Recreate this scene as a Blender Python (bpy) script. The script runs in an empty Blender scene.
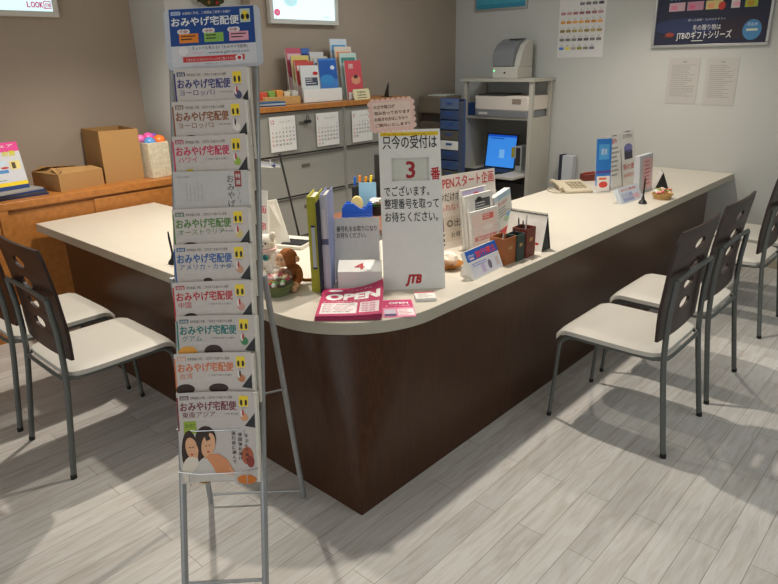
import bpy, bmesh, math, random
from mathutils import Matrix, Vector
random.seed(4)
SC = bpy.context.scene
COL = SC.collection
PI = math.pi

# ------------------------------------------------------------------ camera
CAM = Vector((1.4612, -1.4028, 1.6255))
YAW, PITCH, ROLL, FPX = -0.7459, 0.34378, -0.02195, 643.74
cy_, sy_ = math.cos(YAW), math.sin(YAW)
FW = Vector((sy_*math.cos(PITCH), cy_*math.cos(PITCH), -math.sin(PITCH)))
_r = Vector((cy_, -sy_, 0)); _u = _r.cross(FW)
RT = _r*math.cos(ROLL)+_u*math.sin(ROLL)
UP = -_r*math.sin(ROLL)+_u*math.cos(ROLL)
cam = bpy.data.cameras.new('camera'); camo = bpy.data.objects.new('camera', cam); COL.objects.link(camo)
M = Matrix((RT, UP, -FW)).transposed().to_4x4(); M.translation = CAM
camo.matrix_world = M
cam.sensor_width = 36; cam.sensor_fit = 'HORIZONTAL'; cam.lens = FPX*36/778; cam.clip_start = .05
SC.camera = camo

# surveying helpers: where the sight line through a photograph point meets a world plane
def ray(u, v): return FW+RT*((u-389)/FPX)-UP*((v-292)/FPX)
def onz(u, v, z): d = ray(u, v); return CAM+d*((z-CAM.z)/d.z)
def onx(u, v, x): d = ray(u, v); return CAM+d*((x-CAM.x)/d.x)
def ony(u, v, y): d = ray(u, v); return CAM+d*((y-CAM.y)/d.y)
def onpl(u, v, o, n): d = ray(u, v); return CAM+d*((o-CAM).dot(n)/d.dot(n))

# --------------------------------------------------------------- materials
def lin(c):
    r = []
    for x in c[:3]:
        x /= 255; r.append(x/12.92 if x <= .04045 else ((x+.055)/1.055)**2.4)
    return (*r, 1)
def nmat(name, col, rough=.5, metal=0, bump=0, scale=30, var=.06, emit=0, alpha=1, spec=.5, stretch=(1, 1, 1)):
    m = bpy.data.materials.new(name); m.use_nodes = True
    nt = m.node_tree; b = nt.nodes['Principled BSDF']
    b.inputs['Roughness'].default_value = rough; b.inputs['Metallic'].default_value = metal
    b.inputs['Specular IOR Level'].default_value = spec
    c = lin(col)
    tc = nt.nodes.new('ShaderNodeTexCoord'); mp = nt.nodes.new('ShaderNodeMapping'); mp.inputs['Scale'].default_value = stretch
    nt.links.new(tc.outputs['Object'], mp.inputs['Vector'])
    nz = nt.nodes.new('ShaderNodeTexNoise'); nz.inputs['Scale'].default_value = scale; nz.inputs['Detail'].default_value = 3
    nt.links.new(mp.outputs['Vector'], nz.inputs['Vector'])
    cr = nt.nodes.new('ShaderNodeValToRGB')
    cr.color_ramp.elements[0].position = .3; cr.color_ramp.elements[1].position = .7
    cr.color_ramp.elements[0].color = [x*(1-var) for x in c[:3]]+[1]
    cr.color_ramp.elements[1].color = [min(1, x*(1+var)) for x in c[:3]]+[1]
    nt.links.new(nz.outputs['Fac'], cr.inputs['Fac']); nt.links.new(cr.outputs['Color'], b.inputs['Base Color'])
    if bump:
        bp = nt.nodes.new('ShaderNodeBump'); bp.inputs['Strength'].default_value = bump; bp.inputs['Distance'].default_value = .004
        nt.links.new(nz.outputs['Fac'], bp.inputs['Height']); nt.links.new(bp.outputs['Normal'], b.inputs['Normal'])
    if emit:
        nt.links.new(cr.outputs['Color'], b.inputs['Emission Color']); b.inputs['Emission Strength'].default_value = emit
    if alpha < 1: b.inputs['Alpha'].default_value = alpha
    return m
_cache = {}
def ink(r, g, b, rough=.55, emit=0):                # plain printed or moulded colour
    k = (r, g, b, rough, emit)
    if k not in _cache: _cache[k] = nmat('print_%d_%d_%d' % (r, g, b), (r, g, b), rough, var=.03, scale=60, emit=emit)
    return _cache[k]
def floor_mat():
    m = bpy.data.materials.new('whitewashed_planks'); m.use_nodes = True; nt = m.node_tree; b = nt.nodes['Principled BSDF']
    N = nt.nodes.new; L = nt.links.new
    tc = N('ShaderNodeTexCoord'); mp = N('ShaderNodeMapping'); mp.inputs['Rotation'].default_value = (0, 0, PI/2)
    mp.inputs['Location'].default_value = (.35, .03, 0)
    L(tc.outputs['Object'], mp.inputs['Vector'])
    br = N('ShaderNodeTexBrick'); br.inputs['Scale'].default_value = 1
    br.inputs['Brick Width'].default_value = .9; br.inputs['Row Height'].default_value = .1
    br.inputs['Mortar Size'].default_value = .0012; br.inputs['Mortar Smooth'].default_value = .3; br.inputs['Bias'].default_value = 0
    br.offset = .37
    br.inputs['Color1'].default_value = lin((191, 188, 185)); br.inputs['Color2'].default_value = lin((209, 207, 204))
    br.inputs['Mortar'].default_value = lin((138, 130, 122))
    L(mp.outputs['Vector'], br.inputs['Vector'])
    # long worn grain running with the boards
    m2 = N('ShaderNodeMapping'); m2.inputs['Scale'].default_value = (16, 1.5, 1); L(tc.outputs['Object'], m2.inputs['Vector'])
    nz = N('ShaderNodeTexNoise'); nz.inputs['Scale'].default_value = 2.4; nz.inputs['Detail'].default_value = 8; nz.inputs['Roughness'].default_value = .62
    nz.inputs['Distortion'].default_value = 1.3
    L(m2.outputs['Vector'], nz.inputs['Vector'])
    rp = N('ShaderNodeValToRGB'); rp.color_ramp.elements[0].position = .33; rp.color_ramp.elements[1].position = .6
    rp.color_ramp.elements[0].color = lin((190, 172, 154)); rp.color_ramp.elements[1].color = (1, 1, 1, 1)
    L(nz.outputs['Fac'], rp.inputs['Fac'])
    mx = N('ShaderNodeMix'); mx.data_type = 'RGBA'; mx.blend_type = 'MULTIPLY'; mx.inputs[0].default_value = .4
    L(br.outputs['Color'], mx.inputs[6]); L(rp.outputs['Color'], mx.inputs[7])
    L(mx.outputs[2], b.inputs['Base Color'])
    b.inputs['Roughness'].default_value = .42; b.inputs['Specular IOR Level'].default_value = .35
    bp = N('ShaderNodeBump'); bp.inputs['Strength'].default_value = .25; bp.inputs['Distance'].default_value = .002
    L(br.outputs['Fac'], bp.inputs['Height']); bp.invert = True; L(bp.outputs['Normal'], b.inputs['Normal'])
    return m
def grain_mat(name, c0, c1, stretch, scale=3, rough=.4, spec=.5):
    m = bpy.data.materials.new(name); m.use_nodes = True; nt = m.node_tree; b = nt.nodes['Principled BSDF']
    N = nt.nodes.new; L = nt.links.new
    tc = N('ShaderNodeTexCoord'); mp = N('ShaderNodeMapping'); mp.inputs['Scale'].default_value = stretch; L(tc.outputs['Object'], mp.inputs['Vector'])
    nz = N('ShaderNodeTexNoise'); nz.inputs['Scale'].default_value = scale; nz.inputs['Detail'].default_value = 6; nz.inputs['Roughness'].default_value = .65
    L(mp.outputs['Vector'], nz.inputs['Vector'])
    cr = N('ShaderNodeValToRGB'); cr.color_ramp.elements[0].position = .35; cr.color_ramp.elements[1].position = .68
    cr.color_ramp.elements[0].color = lin(c0); cr.color_ramp.elements[1].color = lin(c1)
    L(nz.outputs['Fac'], cr.inputs['Fac']); L(cr.outputs['Color'], b.inputs['Base Color'])
    b.inputs['Roughness'].default_value = rough; b.inputs['Specular IOR Level'].default_value = spec
    return m
MT = dict(
    floor=floor_mat(),
    white_wall=nmat('white_wall_paint', (192, 192, 188), .85, bump=.1, scale=120, var=.02),
    brown_wall=nmat('taupe_wall_cloth', (166, 152, 138), .9, bump=.2, scale=160, var=.05),
    ceiling=nmat('ceiling_board', (226, 222, 214), .9, var=.02),
    dark_wood=grain_mat('dark_walnut_laminate', (60, 36, 20), (76, 47, 26), (26, 26, 1.2), 3, .36, .3),
    slab=nmat('cream_laminate', (210, 203, 190), .38, var=.015, scale=14),
    beige=nmat('beige_plastic', (190, 178, 154), .55, var=.02),
    shaded_edge=nmat('greige_shaded_edge', (182, 176, 160), .45, var=.02),  # countertop sides, their shade put into a darker colour
    orange_wood=grain_mat('orange_cherry_wood', (166, 104, 46), (190, 124, 60), (2, 14, 14), 2, .42),
    steel=nmat('grey_painted_steel', (98, 101, 99), .42, .35, var=.03),
    rack_steel=nmat('silver_rack_steel', (158, 160, 162), .38, .5, var=.03),
    rubber=nmat('black_rubber', (24, 24, 24), .7),
    black=nmat('black_plastic', (26, 26, 28), .45),
    plywood=nmat('dark_brown_plywood', (47, 30, 26), .38, scale=8, stretch=(30, 30, 2), var=.18),
    seat=nmat('cream_vinyl', (196, 192, 184), .5, bump=.05, scale=200, var=.02),
    white=nmat('white_plastic', (238, 237, 234), .45, var=.02),
    paper=nmat('white_paper', (228, 226, 222), .7, var=.02),
    page=nmat('page_edges', (214, 208, 198), .8, scale=300, stretch=(1, 1, .05), var=.12),
    grey_cab=nmat('grey_cabinet_steel', (150, 148, 141), .5, var=.02),
    grey_line=nmat('grey_shadow_gap', (92, 88, 82), .7),
    ivory=nmat('ivory_equipment_plastic', (206, 202, 192), .5, var=.02),
    mid_grey=nmat('mid_grey_plastic', (128, 130, 134), .5, var=.02),
    acrylic=nmat('clear_acrylic', (235, 240, 242), .10, alpha=.14, var=.01),
    wire=nmat('chrome_wire', (190, 192, 196), .22, .8),
    alu=nmat('brushed_aluminium', (184, 184, 182), .35, .6, scale=200, stretch=(1, 1, 12)),
    cardboard=nmat('brown_cardboard', (172, 132, 82), .85, bump=.1, scale=60, stretch=(1, 1, 6), var=.07),
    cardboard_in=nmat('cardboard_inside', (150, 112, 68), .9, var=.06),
    wicker=nmat('woven_straw', (196, 156, 96), .8, bump=.6, scale=90, stretch=(1, 1, 3), var=.25),
    fur_brown=nmat('brown_plush', (150, 88, 42), .95, bump=1, scale=140, var=.25),
    fur_tan=nmat('tan_plush', (222, 176, 138), .95, bump=.5, scale=140, var=.08),
    fur_white=nmat('white_plush', (232, 226, 216), .95, bump=.8, scale=120, var=.06),
    taupe=nmat('taupe_machine_plastic', (104, 92, 80), .55, var=.03),
    leather_tan=nmat('tan_leather', (164, 96, 50), .5, bump=.3, scale=90, var=.1),
    leather_green=nmat('green_leather', (44, 62, 58), .5, bump=.3, scale=90, var=.1),
    leather_red=nmat('oxblood_leather', (116, 48, 36), .5, bump=.3, scale=90, var=.1),
    blue_plastic=nmat('blue_plastic', (24, 84, 196), .35),
    blue_clear=nmat('translucent_blue_plastic', (58, 96, 160), .3, alpha=.85),
    basket_cloth=nmat('patterned_cream_cloth', (206, 196, 172), .85, bump=.4, scale=45, var=.16),
    pine=nmat('pine_needles', (58, 60, 30), .9, bump=1, scale=70, var=.4),
    cellophane=nmat('cellophane', (240, 244, 240), .06, alpha=.07, var=.01),
)

# ------------------------------------------------------------ mesh builder
_tx = {}
def text_geo(body, bold=0):
    k = (body, bold)
    if k not in _tx:
        cu = bpy.data.curves.new('t', 'FONT'); cu.body = body; cu.size = 1; cu.resolution_u = 2; cu.offset = bold
        o = bpy.data.objects.new('t', cu); COL.objects.link(o)
        dg = bpy.context.evaluated_depsgraph_get(); me = bpy.data.meshes.new_from_object(o.evaluated_get(dg))
        V = [(v.co.x, v.co.y) for v in me.vertices]; F = [tuple(p.vertices) for p in me.polygons]
        F = [f if sum((V[f[i]][0]*V[f[(i+1) % len(f)]][1]-V[f[(i+1) % len(f)]][0]*V[f[i]][1]) for i in range(len(f))) > 0 else f[::-1] for f in F]
        bpy.data.objects.remove(o); bpy.data.curves.remove(cu); bpy.data.meshes.remove(me)
        x0 = min((v[0] for v in V), default=0); x1 = max((v[0] for v in V), default=1)
        _tx[k] = ([(x-x0, y) for x, y in V], F, x1-x0)
    return _tx[k]
class MB:
    def __init__(s): s.v = []; s.f = []; s.m = []; s.mats = []; s.X = Matrix()
    def mi(s, mat):
        if mat not in s.mats: s.mats.append(mat)
        return s.mats.index(mat)
    def add(s, V, F, mat):
        n = len(s.v); k = s.mi(mat); s.v += [s.X @ Vector(p) for p in V]
        s.f += [tuple(i+n for i in f) for f in F]; s.m += [k]*len(F)
    def box(s, x0, x1, y0, y1, z0, z1, mat):
        V = [(x, y, z) for z in (z0, z1) for y in (y0, y1) for x in (x0, x1)]
        s.add(V, [(0, 2, 3, 1), (4, 5, 7, 6), (0, 1, 5, 4), (2, 6, 7, 3), (0, 4, 6, 2), (1, 3, 7, 5)], mat)
    def prism(s, P, z0, z1, mat):                      # outline in x, y raised along z
        n = len(P); V = [(x, y, z0) for x, y in P]+[(x, y, z1) for x, y in P]
        s.add(V, [tuple(range(n))[::-1], tuple(range(n, 2*n))]+[(i, (i+1) % n, n+(i+1) % n, n+i) for i in range(n)], mat)
    def wedge(s, P, x0, x1, mat):                      # outline in y, z swept along x
        X = s.X; s.X = X @ Matrix(((0, 0, 1, 0), (1, 0, 0, 0), (0, 1, 0, 0), (0, 0, 0, 1))); s.prism(P, x0, x1, mat); s.X = X
    def tube(s, P, r, mat, n=10, closed=False, ry=None, ref=None):
        P = [Vector(p) for p in P]; N = len(P); V = []; F = []
        nrm = None
        for i, p in enumerate(P):
            a = P[i-1] if (i or closed) else P[i]; b = P[(i+1) % N] if (i < N-1 or closed) else P[i]
            t = (b-a).normalized()
            if nrm is None:
                q = Vector(ref) if ref else (Vector((0, 0, 1)) if abs(t.z) < .9 else Vector((1, 0, 0)))
                nrm = (q-t*q.dot(t)).normalized()
            else: nrm = (nrm-t*nrm.dot(t)).normalized()
            bn = t.cross(nrm); rr = r[i] if isinstance(r, (list, tuple)) else r
            for k in range(n):
                a_ = 2*PI*k/n; V.append(p+nrm*math.cos(a_)*rr+bn*math.sin(a_)*(ry if ry else rr))
        for i in range(N if closed else N-1):
            j = (i+1) % N
            for k in range(n): F.append((i*n+k, i*n+(k+1) % n, j*n+(k+1) % n, j*n+k))
        if not closed: F += [tuple(range(n))[::-1], tuple((N-1)*n+k for k in range(n))]
        s.add(V, F, mat)
    def lathe(s, P, mat, n=20, c=(0, 0, 0)):
        V = []; F = []
        for r, z in P:
            for k in range(n): a = 2*PI*k/n; V.append((c[0]+r*math.cos(a), c[1]+r*math.sin(a), c[2]+z))
        for i in range(len(P)-1):
            for k in range(n): F.append((i*n+k, i*n+(k+1) % n, (i+1)*n+(k+1) % n, (i+1)*n+k))
        F += [tuple(range(n))[::-1], tuple((len(P)-1)*n+k for k in range(n))]
        s.add(V, F, mat)
    def ell(s, c, r, mat, n=14, m=9):
        if not isinstance(r, (tuple, list)): r = (r, r, r)
        V = [(c[0], c[1], c[2]-r[2])]; F = []
        for i in range(1, m):
            t = PI*i/m
            for k in range(n):
                a = 2*PI*k/n; V.append((c[0]+r[0]*math.sin(t)*math.cos(a), c[1]+r[1]*math.sin(t)*math.sin(a), c[2]-r[2]*math.cos(t)))
        V.append((c[0], c[1], c[2]+r[2])); e = len(V)-1
        for k in range(n):
            F.append((0, 1+(k+1) % n, 1+k)); F.append((e, 1+(m-2)*n+k, 1+(m-2)*n+(k+1) % n))
            for i in range(m-2): F.append((1+i*n+k, 1+i*n+(k+1) % n, 1+(i+1)*n+(k+1) % n, 1+(i+1)*n+k))
        s.add(V, F, mat)
    def build(s, name, parent=None, bevel=0, angle=35, kind=None, subsurf=0):
        me = bpy.data.meshes.new(name); me.from_pydata([tuple(p) for p in s.v], [], s.f)
        for m in s.mats: me.materials.append(m)
        me.polygons.foreach_set('material_index', s.m); me.polygons.foreach_set('use_smooth', [True]*len(s.f))
        me.validate(); me.update(); me.set_sharp_from_angle(angle=math.radians(angle))
        o = bpy.data.objects.new(name, me); COL.objects.link(o)
        if parent: o.parent = parent
        if bevel:
            b = o.modifiers.new('bevel', 'BEVEL'); b.width = bevel; b.segments = 2; b.limit_method = 'ANGLE'; b.angle_limit = math.radians(40)
        if subsurf:
            b = o.modifiers.new('smooth', 'SUBSURF'); b.levels = subsurf; b.render_levels = subsurf
        if kind: o['kind'] = kind
        return o
def plane(x=0, y=0, z=0, lean=0, spin=0):
    """sheet frame: x to the viewer's right, y up the sheet, n out of it; the sheet leans back by lean"""
    s, c = math.sin(lean), math.cos(lean)
    m = Matrix(((1, 0, 0, x), (0, s, -c, y), (0, c, s, z), (0, 0, 0, 1)))
    return m @ Matrix.Rotation(spin, 4, 'Z')
def flat(x=0, y=0, z=0, spin=0):                       # sheet lying face up
    return Matrix.Translation((x, y, z)) @ Matrix.Rotation(spin, 4, 'Z')
class Sheet:
    def __init__(s, mb, mtx=None, warp=None, step=.0004): s.mb = mb; s.m = mtx or Matrix(); s.w = warp; s.step = step
    def put(s, V, F, mat, l):
        X = s.mb.X
        if s.w: V = [s.w(x, y, l*s.step) for x, y in V]
        else: V = [(x, y, l*s.step) for x, y in V]
        s.mb.X = X @ s.m; s.mb.add(V, F, mat); s.mb.X = X
    def rect(s, x, y, w, h, mat, l=1):
        n = 6 if s.w else 1
        V = [(x+w*i/n, y+h*j/n) for j in range(n+1) for i in range(n+1)]
        s.put(V, [(j*(n+1)+i, j*(n+1)+i+1, (j+1)*(n+1)+i+1, (j+1)*(n+1)+i) for j in range(n) for i in range(n)], mat, l)
    def poly(s, P, mat, l=1):
        a = sum(P[i][0]*P[(i+1) % len(P)][1]-P[(i+1) % len(P)][0]*P[i][1] for i in range(len(P)))
        if a < 0: P = P[::-1]
        s.put(P, [tuple(range(len(P)))], mat, l)
    def ell(s, x, y, rx, ry, mat, l=1, n=20, rot=0):
        c, q = math.cos(rot), math.sin(rot)
        s.poly([(x+rx*math.cos(2*PI*k/n)*c-ry*math.sin(2*PI*k/n)*q, y+rx*math.cos(2*PI*k/n)*q+ry*math.sin(2*PI*k/n)*c) for k in range(n)], mat, l)
    def rrect(s, x, y, w, h, r, mat, l=1):
        P = []
        for cx, cy, a0 in ((x+w-r, y+r, -PI/2), (x+w-r, y+h-r, 0), (x+r, y+h-r, PI/2), (x+r, y+r, PI)):
            P += [(cx+r*math.cos(a0+PI/2*k/5), cy+r*math.sin(a0+PI/2*k/5)) for k in range(6)]
        s.poly(P, mat, l)
    def text(s, body, x, y, h, mat, l=2, w=None, bold=0, al='L', slant=0):
        """h = character size; w squeezes the line into that width"""
        V, F, tw = text_geo(body)
        sx = h if w is None else w/tw; b_ = bold*h*.62
        ox = x-(tw*sx if al == 'R' else tw*sx/2 if al == 'C' else 0)
        for k, (dx, dy) in enumerate(((-b_, -b_), (b_, -b_), (-b_, b_), (b_, b_)) if bold else ((0, 0),)):
            s.put([(ox+a*sx+b*h*slant+dx, y+b*h+dy) for a, b in V], F, mat, l+.16*k)
    def lines(s, x, y, w, n, dy, th, mat, l=2, seed=1):   # illegible small print
        R = random.Random(seed)
        for k in range(n):
            x_ = x; e = x+w*R.uniform(.6, 1)
            while x_ < e-.001:
                q = min(R.uniform(.02, .12)*w, e-x_); s.rect(x_, y-k*dy, q, th, mat, l); x_ += q+.012*w

# ---------------------------------------------------------- scene bookkeeping
def thing(name, label, cat, loc=(0, 0, 0), yaw=0, group=None, mtx=None):
    o = bpy.data.objects.new(name, None); COL.objects.link(o); o.empty_display_size = .05
    o.matrix_world = mtx if mtx else Matrix.Translation(loc) @ Matrix.Rotation(yaw, 4, 'Z')
    return tag(o, label, cat, group)
def tag(o, label, cat, group=None):
    o['label'] = label; o['category'] = cat
    if group: o['group'] = group
    return o
def place(o, loc, yaw=0): o.matrix_world = Matrix.Translation(loc) @ Matrix.Rotation(yaw, 4, 'Z'); return o
def copy_thing(src, loc, yaw, label, group=None):
    r = src.copy(); COL.objects.link(r); place(r, loc, yaw); r['label'] = label
    if group: r['group'] = group
    for ch in list(src.children):
        c = ch.copy(); COL.objects.link(c); c.parent = r
        for g in list(ch.children):
            d = g.copy(); COL.objects.link(d); d.parent = c
    return r
def base(bl, br, z):
    """foot line of something standing on a level: origin at its left end, yaw and width"""
    a = onz(*bl, z); b = onz(*br, z); d = b-a
    return a, math.atan2(d.y, d.x), d.length
def height_at(o, yaw, lean, u, v):
    n = Matrix.Rotation(yaw, 3, 'Z') @ Vector((0, -math.cos(lean), math.sin(lean)))
    up = Matrix.Rotation(yaw, 3, 'Z') @ Vector((0, math.sin(lean), math.cos(lean)))
    return (onpl(u, v, Vector(o), n)-Vector(o)).dot(up)
WHITE = ink(236, 236, 234); BLACK = ink(28, 28, 30); RED = ink(190, 36, 44); NAVY = ink(26, 36, 96)
GREYT = ink(120, 118, 116); MAG = ink(196, 30, 104); YEL = ink(240, 208, 40); BLUE = ink(30, 96, 190); TEAL = ink(20, 128, 128)
SKIN = ink(224, 170, 132); HAIR = ink(52, 34, 26); PINK = ink(238, 150, 170); ORANGE = ink(226, 130, 44); GREEN = ink(110, 170, 60)
GOLD = ink(150, 112, 40); LGREY = ink(204, 202, 200); SKY = ink(120, 180, 224)

# ================================================================= setting
YB = 4.30            # back wall
XL = -3.40           # wall of the recess on the left
XO = -2.80           # office wall
XP = -2.91           # face of the white pier
YP = 1.125           # front of the pier
H = 2.62
def struct(name, f, **k):
    mb = MB(); f(mb); o = mb.build(name, kind='structure', **k); return o
struct('floor', lambda m: m.box(XL-.1, 4.2, -4.2, YB+.1, -.1, 0, MT['floor']))
struct('ceiling', lambda m: m.box(XL-.1, 4.2, -4.2, YB+.1, H, H+.1, MT['ceiling']))
struct('wall_back', lambda m: m.box(XL-.1, 4.2, YB, YB+.1, 0, H, MT['white_wall']))
struct('wall_left', lambda m: m.box(XL-.1, XL, -4.2, YP, 0, H, MT['brown_wall']))
struct('wall_pier', lambda m: m.box(XL-.1, XP, YP, 1.76, 0, H, MT['white_wall']))
struct('wall_office', lambda m: m.box(XL-.1, XO, 1.76, YB, 0, H, MT['brown_wall']))
struct('wall_right', lambda m: m.box(4.1, 4.2, -4.2, YB, 0, H, MT['white_wall']))
struct('wall_front', lambda m: m.box(XL, 4.1, -4.2, -4.1, 0, H, MT['white_wall']))
struct('baseboard_back', lambda m: m.box(.0, 4.1, YB-.012, YB, 0, .07, ink(170, 156, 134)))

# ================================================================= counter
HT = .72
ctr = thing('reception_counter', 'long L shaped reception counter with a cream top over dark walnut panels', 'counter')
mb = MB()
R = .43
P = [(-2.82, 0)]+[(-R+R*math.cos(a), R+R*math.sin(a)) for a in [-PI/2+PI/2*k/24 for k in range(25)]]
P += [(0, YB-.002), (-.85, YB-.002), (-.85, .8), (-2.82, .8)]
mb.prism(P, HT-.05, HT, MT['slab']); k_ = mb.mi(MT['shaded_edge']); mb.m[2:] = [k_]*(len(mb.m)-2)
mb.build('countertop', ctr, bevel=.002)['label'] = 'cream laminate top with a rounded corner'
def corner_base():            # square at the floor, easing under the rounded top
    m = MB(); V = []; F = []; NZ = 16; NA = 12; zt = HT-.0505
    for k in range(NZ+1):
        z = zt*k/NZ; r = max(.002, R*(z/zt)**1.4*.985)
        ring = [(-.62, 0)]+[(-r+r*math.cos(a), r+r*math.sin(a)) for a in [-PI/2+PI/2*i/NA for i in range(NA+1)]]+[(0, 3.69), (-.36, 3.69), (-.36, .36), (-.62, .36)]
        V += [(x, y, z) for x, y in ring]
    n = len(V)//(NZ+1)
    for k in range(NZ):
        for i in range(n): F.append((k*n+i, k*n+(i+1) % n, (k+1)*n+(i+1) % n, (k+1)*n+i))
    F += [tuple(range(n))[::-1], tuple(NZ*n+i for i in range(n))]
    m.add(V, F, MT['dark_wood']); return m
corner_base().build('front_panel', ctr, angle=50)
mb = MB(); mb.box(-2.40, -.6205, 0.0, .36, 0, HT-.0505, MT['dark_wood']); mb.build('front_panel', ctr)

# ================================================================== chairs
def ring_points(w, h, n):     # points around a rectangle, n per side, starting at the lower left corner
    P = []
    for (ax, ay), (bx, by) in (((-1, -1), (1, -1)), ((1, -1), (1, 1)), ((1, 1), (-1, 1)), ((-1, 1), (-1, -1))):
        P += [((ax+(bx-ax)*k/n)*w, (ay+(by-ay)*k/n)*h) for k in range(n)]
    return P
def back_y(z):               # side profile of the back frame (chair faces +y)
    K = [(0, -.272), (.2, -.245), (.42, -.216), (.52, -.2115), (.65, -.2135), (.80, -.2275), (.90, -.243), (1.0, -.26)]
    for (a, b), (c, d) in zip(K, K[1:]):
        if z <= c: return b+(d-b)*(z-a)/(c-a)
    return K[-1][1]
def chair_backrest():
    zs = [.515, .5875, .6775, .7675, .855, .945, .985]
    holes = {1: .6325, 2: .7225, 3: .811, 4: .900}; hw = .236; NX = 8
    P2 = []; F2 = []; idx = {}
    def vid(x, z):
        k = (round(x, 5), round(z, 5))
        if k not in idx: idx[k] = len(P2); P2.append((x, z))
        return idx[k]
    for i in range(len(zs)-1):
        z0, z1 = zs[i], zs[i+1]
        if i in holes:
            zc = (z0+z1)/2; n = NX; out = ring_points(hw, (z1-z0)/2, n); N = len(out)
            inn = []
            for x, y in out:
                a = math.atan2(y/((z1-z0)/2), x/hw); inn.append((.056*math.cos(a), .025*math.sin(a)))
            for k in range(N):
                j = (k+1) % N
                F2.append((vid(out[k][0], zc+out[k][1]), vid(out[j][0], zc+out[j][1]), vid(inn[j][0], zc+inn[j][1]), vid(inn[k][0], zc+inn[k][1])))
        else:
            for k in range(NX):
                xa, xb = -hw+2*hw*k/NX, -hw+2*hw*(k+1)/NX
                F2.append((vid(xa, z0), vid(xb, z0), vid(xb, z1), vid(xa, z1)))
    # rounded top corners and gently narrowed foot
    def shape(x, z):
        if z > .95: x *= 1-.06*((z-.945)/.04)**2
        if z < .6: x *= 1-.04*(.6-z)/.085
        return x, z
    V = []
    for off in (.004, .016):
        for x, z in P2:
            xs, z_ = shape(x, z)
            V.append((xs, back_y(z_)+off-.0+.014*(x/hw)**2, z_))
    n = len(P2); F = [tuple(i+n for i in f)[::-1] for f in F2]+list(F2)
    from collections import Counter
    ec = Counter(); od = {}
    for f in F2:
        for i in range(4):
            e = (f[i], f[(i+1) % 4]); ec[tuple(sorted(e))] += 1; od[tuple(sorted(e))] = e
    for e, c in ec.items():
        if c == 1: a, b = od[e]; F.append((b, a, a+n, b+n))
    mb = MB(); mb.add(V, F, MT['plywood']); return mb
def chair_seat():
    mb = MB(); NU, NV = 14, 14; V = []; F = []
    def pt(u, v, top):
        x = .232*u*(1-.05*max(0, -v)**4); y = .033+.248*v
        # squircle corners
        k = 1-.07*(abs(u)**6)*(abs(v)**6); x *= k; y = .033+(y-.033)*k
        e = max(abs(u), abs(v)); z = .472 if top else .440
        if top: z -= .012*max(0, (e-.72)/.28)**2.2
        if v > .66: z -= .042*((v-.66)/.34)**2.2
        return (x, y, z)
    for top in (1, 0):
        for j in range(NV+1):
            for i in range(NU+1): V.append(pt(-1+2*i/NU, -1+2*j/NV, top))
    W = NU+1; n = W*(NV+1)
    for j in range(NV):
        for i in range(NU):
            a = j*W+i; F.append((a, a+1, a+W+1, a+W)); F.append((n+a, n+a+W, n+a+W+1, n+a+1))
    for i in range(NU):
        F.append((i, n+i, n+i+1, i+1)); a = NV*W+i; F.append((a, a+1, n+a+1, n+a))
    for j in range(NV):
        a = j*W; F.append((a, a+W, n+a+W, n+a)); a = j*W+NU; F.append((a, n+a, n+a+W, a+W))
    mb.add(V, F, MT['seat']); return mb
def make_chair(label, group):
    t = thing('customer_chair', label, 'chair', group=group)
    chair_seat().build('seat', t, angle=60)
    chair_backrest().build('backrest', t, angle=30)
    for s in (-1, 1):
        m = MB(); zs = [.008, .12, .25, .36, .45, .55, .65, .74, .785]
        m.tube([(s*(.228-.02*min(1, z/.5)), back_y(z)-.007, z) for z in zs], .0095, MT['steel'], ry=.0125, ref=(1, 0, 0))
        l = m.build('leg', t)
        m = MB(); m.tube([(s*.228, -.279, 0), (s*.228, -.278, .02)], .0105, MT['rubber'], ry=.0135, ref=(1, 0, 0)); m.build('foot_cap', l)
        m = MB(); P = [(s*.214, .185, .426)]+[(s*(.214+.002*k/6), .185+.060*math.sin(PI/2*k/6), .426-.060*(1-math.cos(PI/2*k/6))) for k in range(1, 7)]
        P += [(s*.219, .255, .2), (s*.224, .268, .008)]
        m.tube(P, .0092, MT['steel']); l = m.build('leg', t)
        m = MB(); m.tube([(s*.224, .2685, 0), (s*.2235, .267, .02)], .0105, MT['rubber']); m.build('foot_cap', l)
    m = MB()
    P = [(-.214, .185, .428), (-.214, -.1, .430), (-.212, -.18, .432)]+[(-.164-.045*math.cos(a), -.185-.045*math.sin(a), .435) for a in (.4, .8, 1.2)]
    P += [(-.14, -.232, .436), (.14, -.232, .436)]+[(.164+.045*math.cos(a), -.185-.045*math.sin(a), .435) for a in (1.2, .8, .4)]
    P += [(.212, -.18, .432), (.214, -.1, .430), (.214, .185, .428)]
    m.tube(P, .0088, MT['steel']); m.tube([(-.214, .15, .426), (.214, .15, .426)], .007, MT['steel']); m.build('seat_frame', t)
    m = MB(); m.tube([(-.209, back_y(.785)-.008, .785), (-.1, back_y(.785)-.01, .79), (.1, back_y(.785)-.01, .79), (.209, back_y(.785)-.008, .785)], .0085, MT['steel'], ry=.0115, ref=(0, 1, 0))
    m.build('back_crossbar', t)
    return t
GR = 'chairs facing the long right side of the counter'; GL = 'chairs facing the left arm of the counter'
c0 = make_chair('cream seated dark backed chair nearest the viewer on the right of the counter', GR)
place(c0, (.437, 1.34, 0), PI/2)
for y, dx, lab in ((1.937, -.012, 'second chair from the front on the right of the counter, directly behind the nearest one'),
                   (2.955, -.03, 'third chair from the front on the right, past the gap in the row'),
                   (3.50, -.02, 'farthest right hand chair, cut by the picture edge, closest to the white wall')):
    copy_thing(c0, (.437+dx, y, 0), PI/2, lab, GR)
copy_thing(c0, (-1.312, -.348, 0), 0, 'complete chair at the left arm of the counter, beside the brochure rack', GL)
copy_thing(c0, (-1.892, -.356, 0), 0, 'chair at far left, cut by the picture edge, in front of the wooden cabinet', GL)

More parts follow.
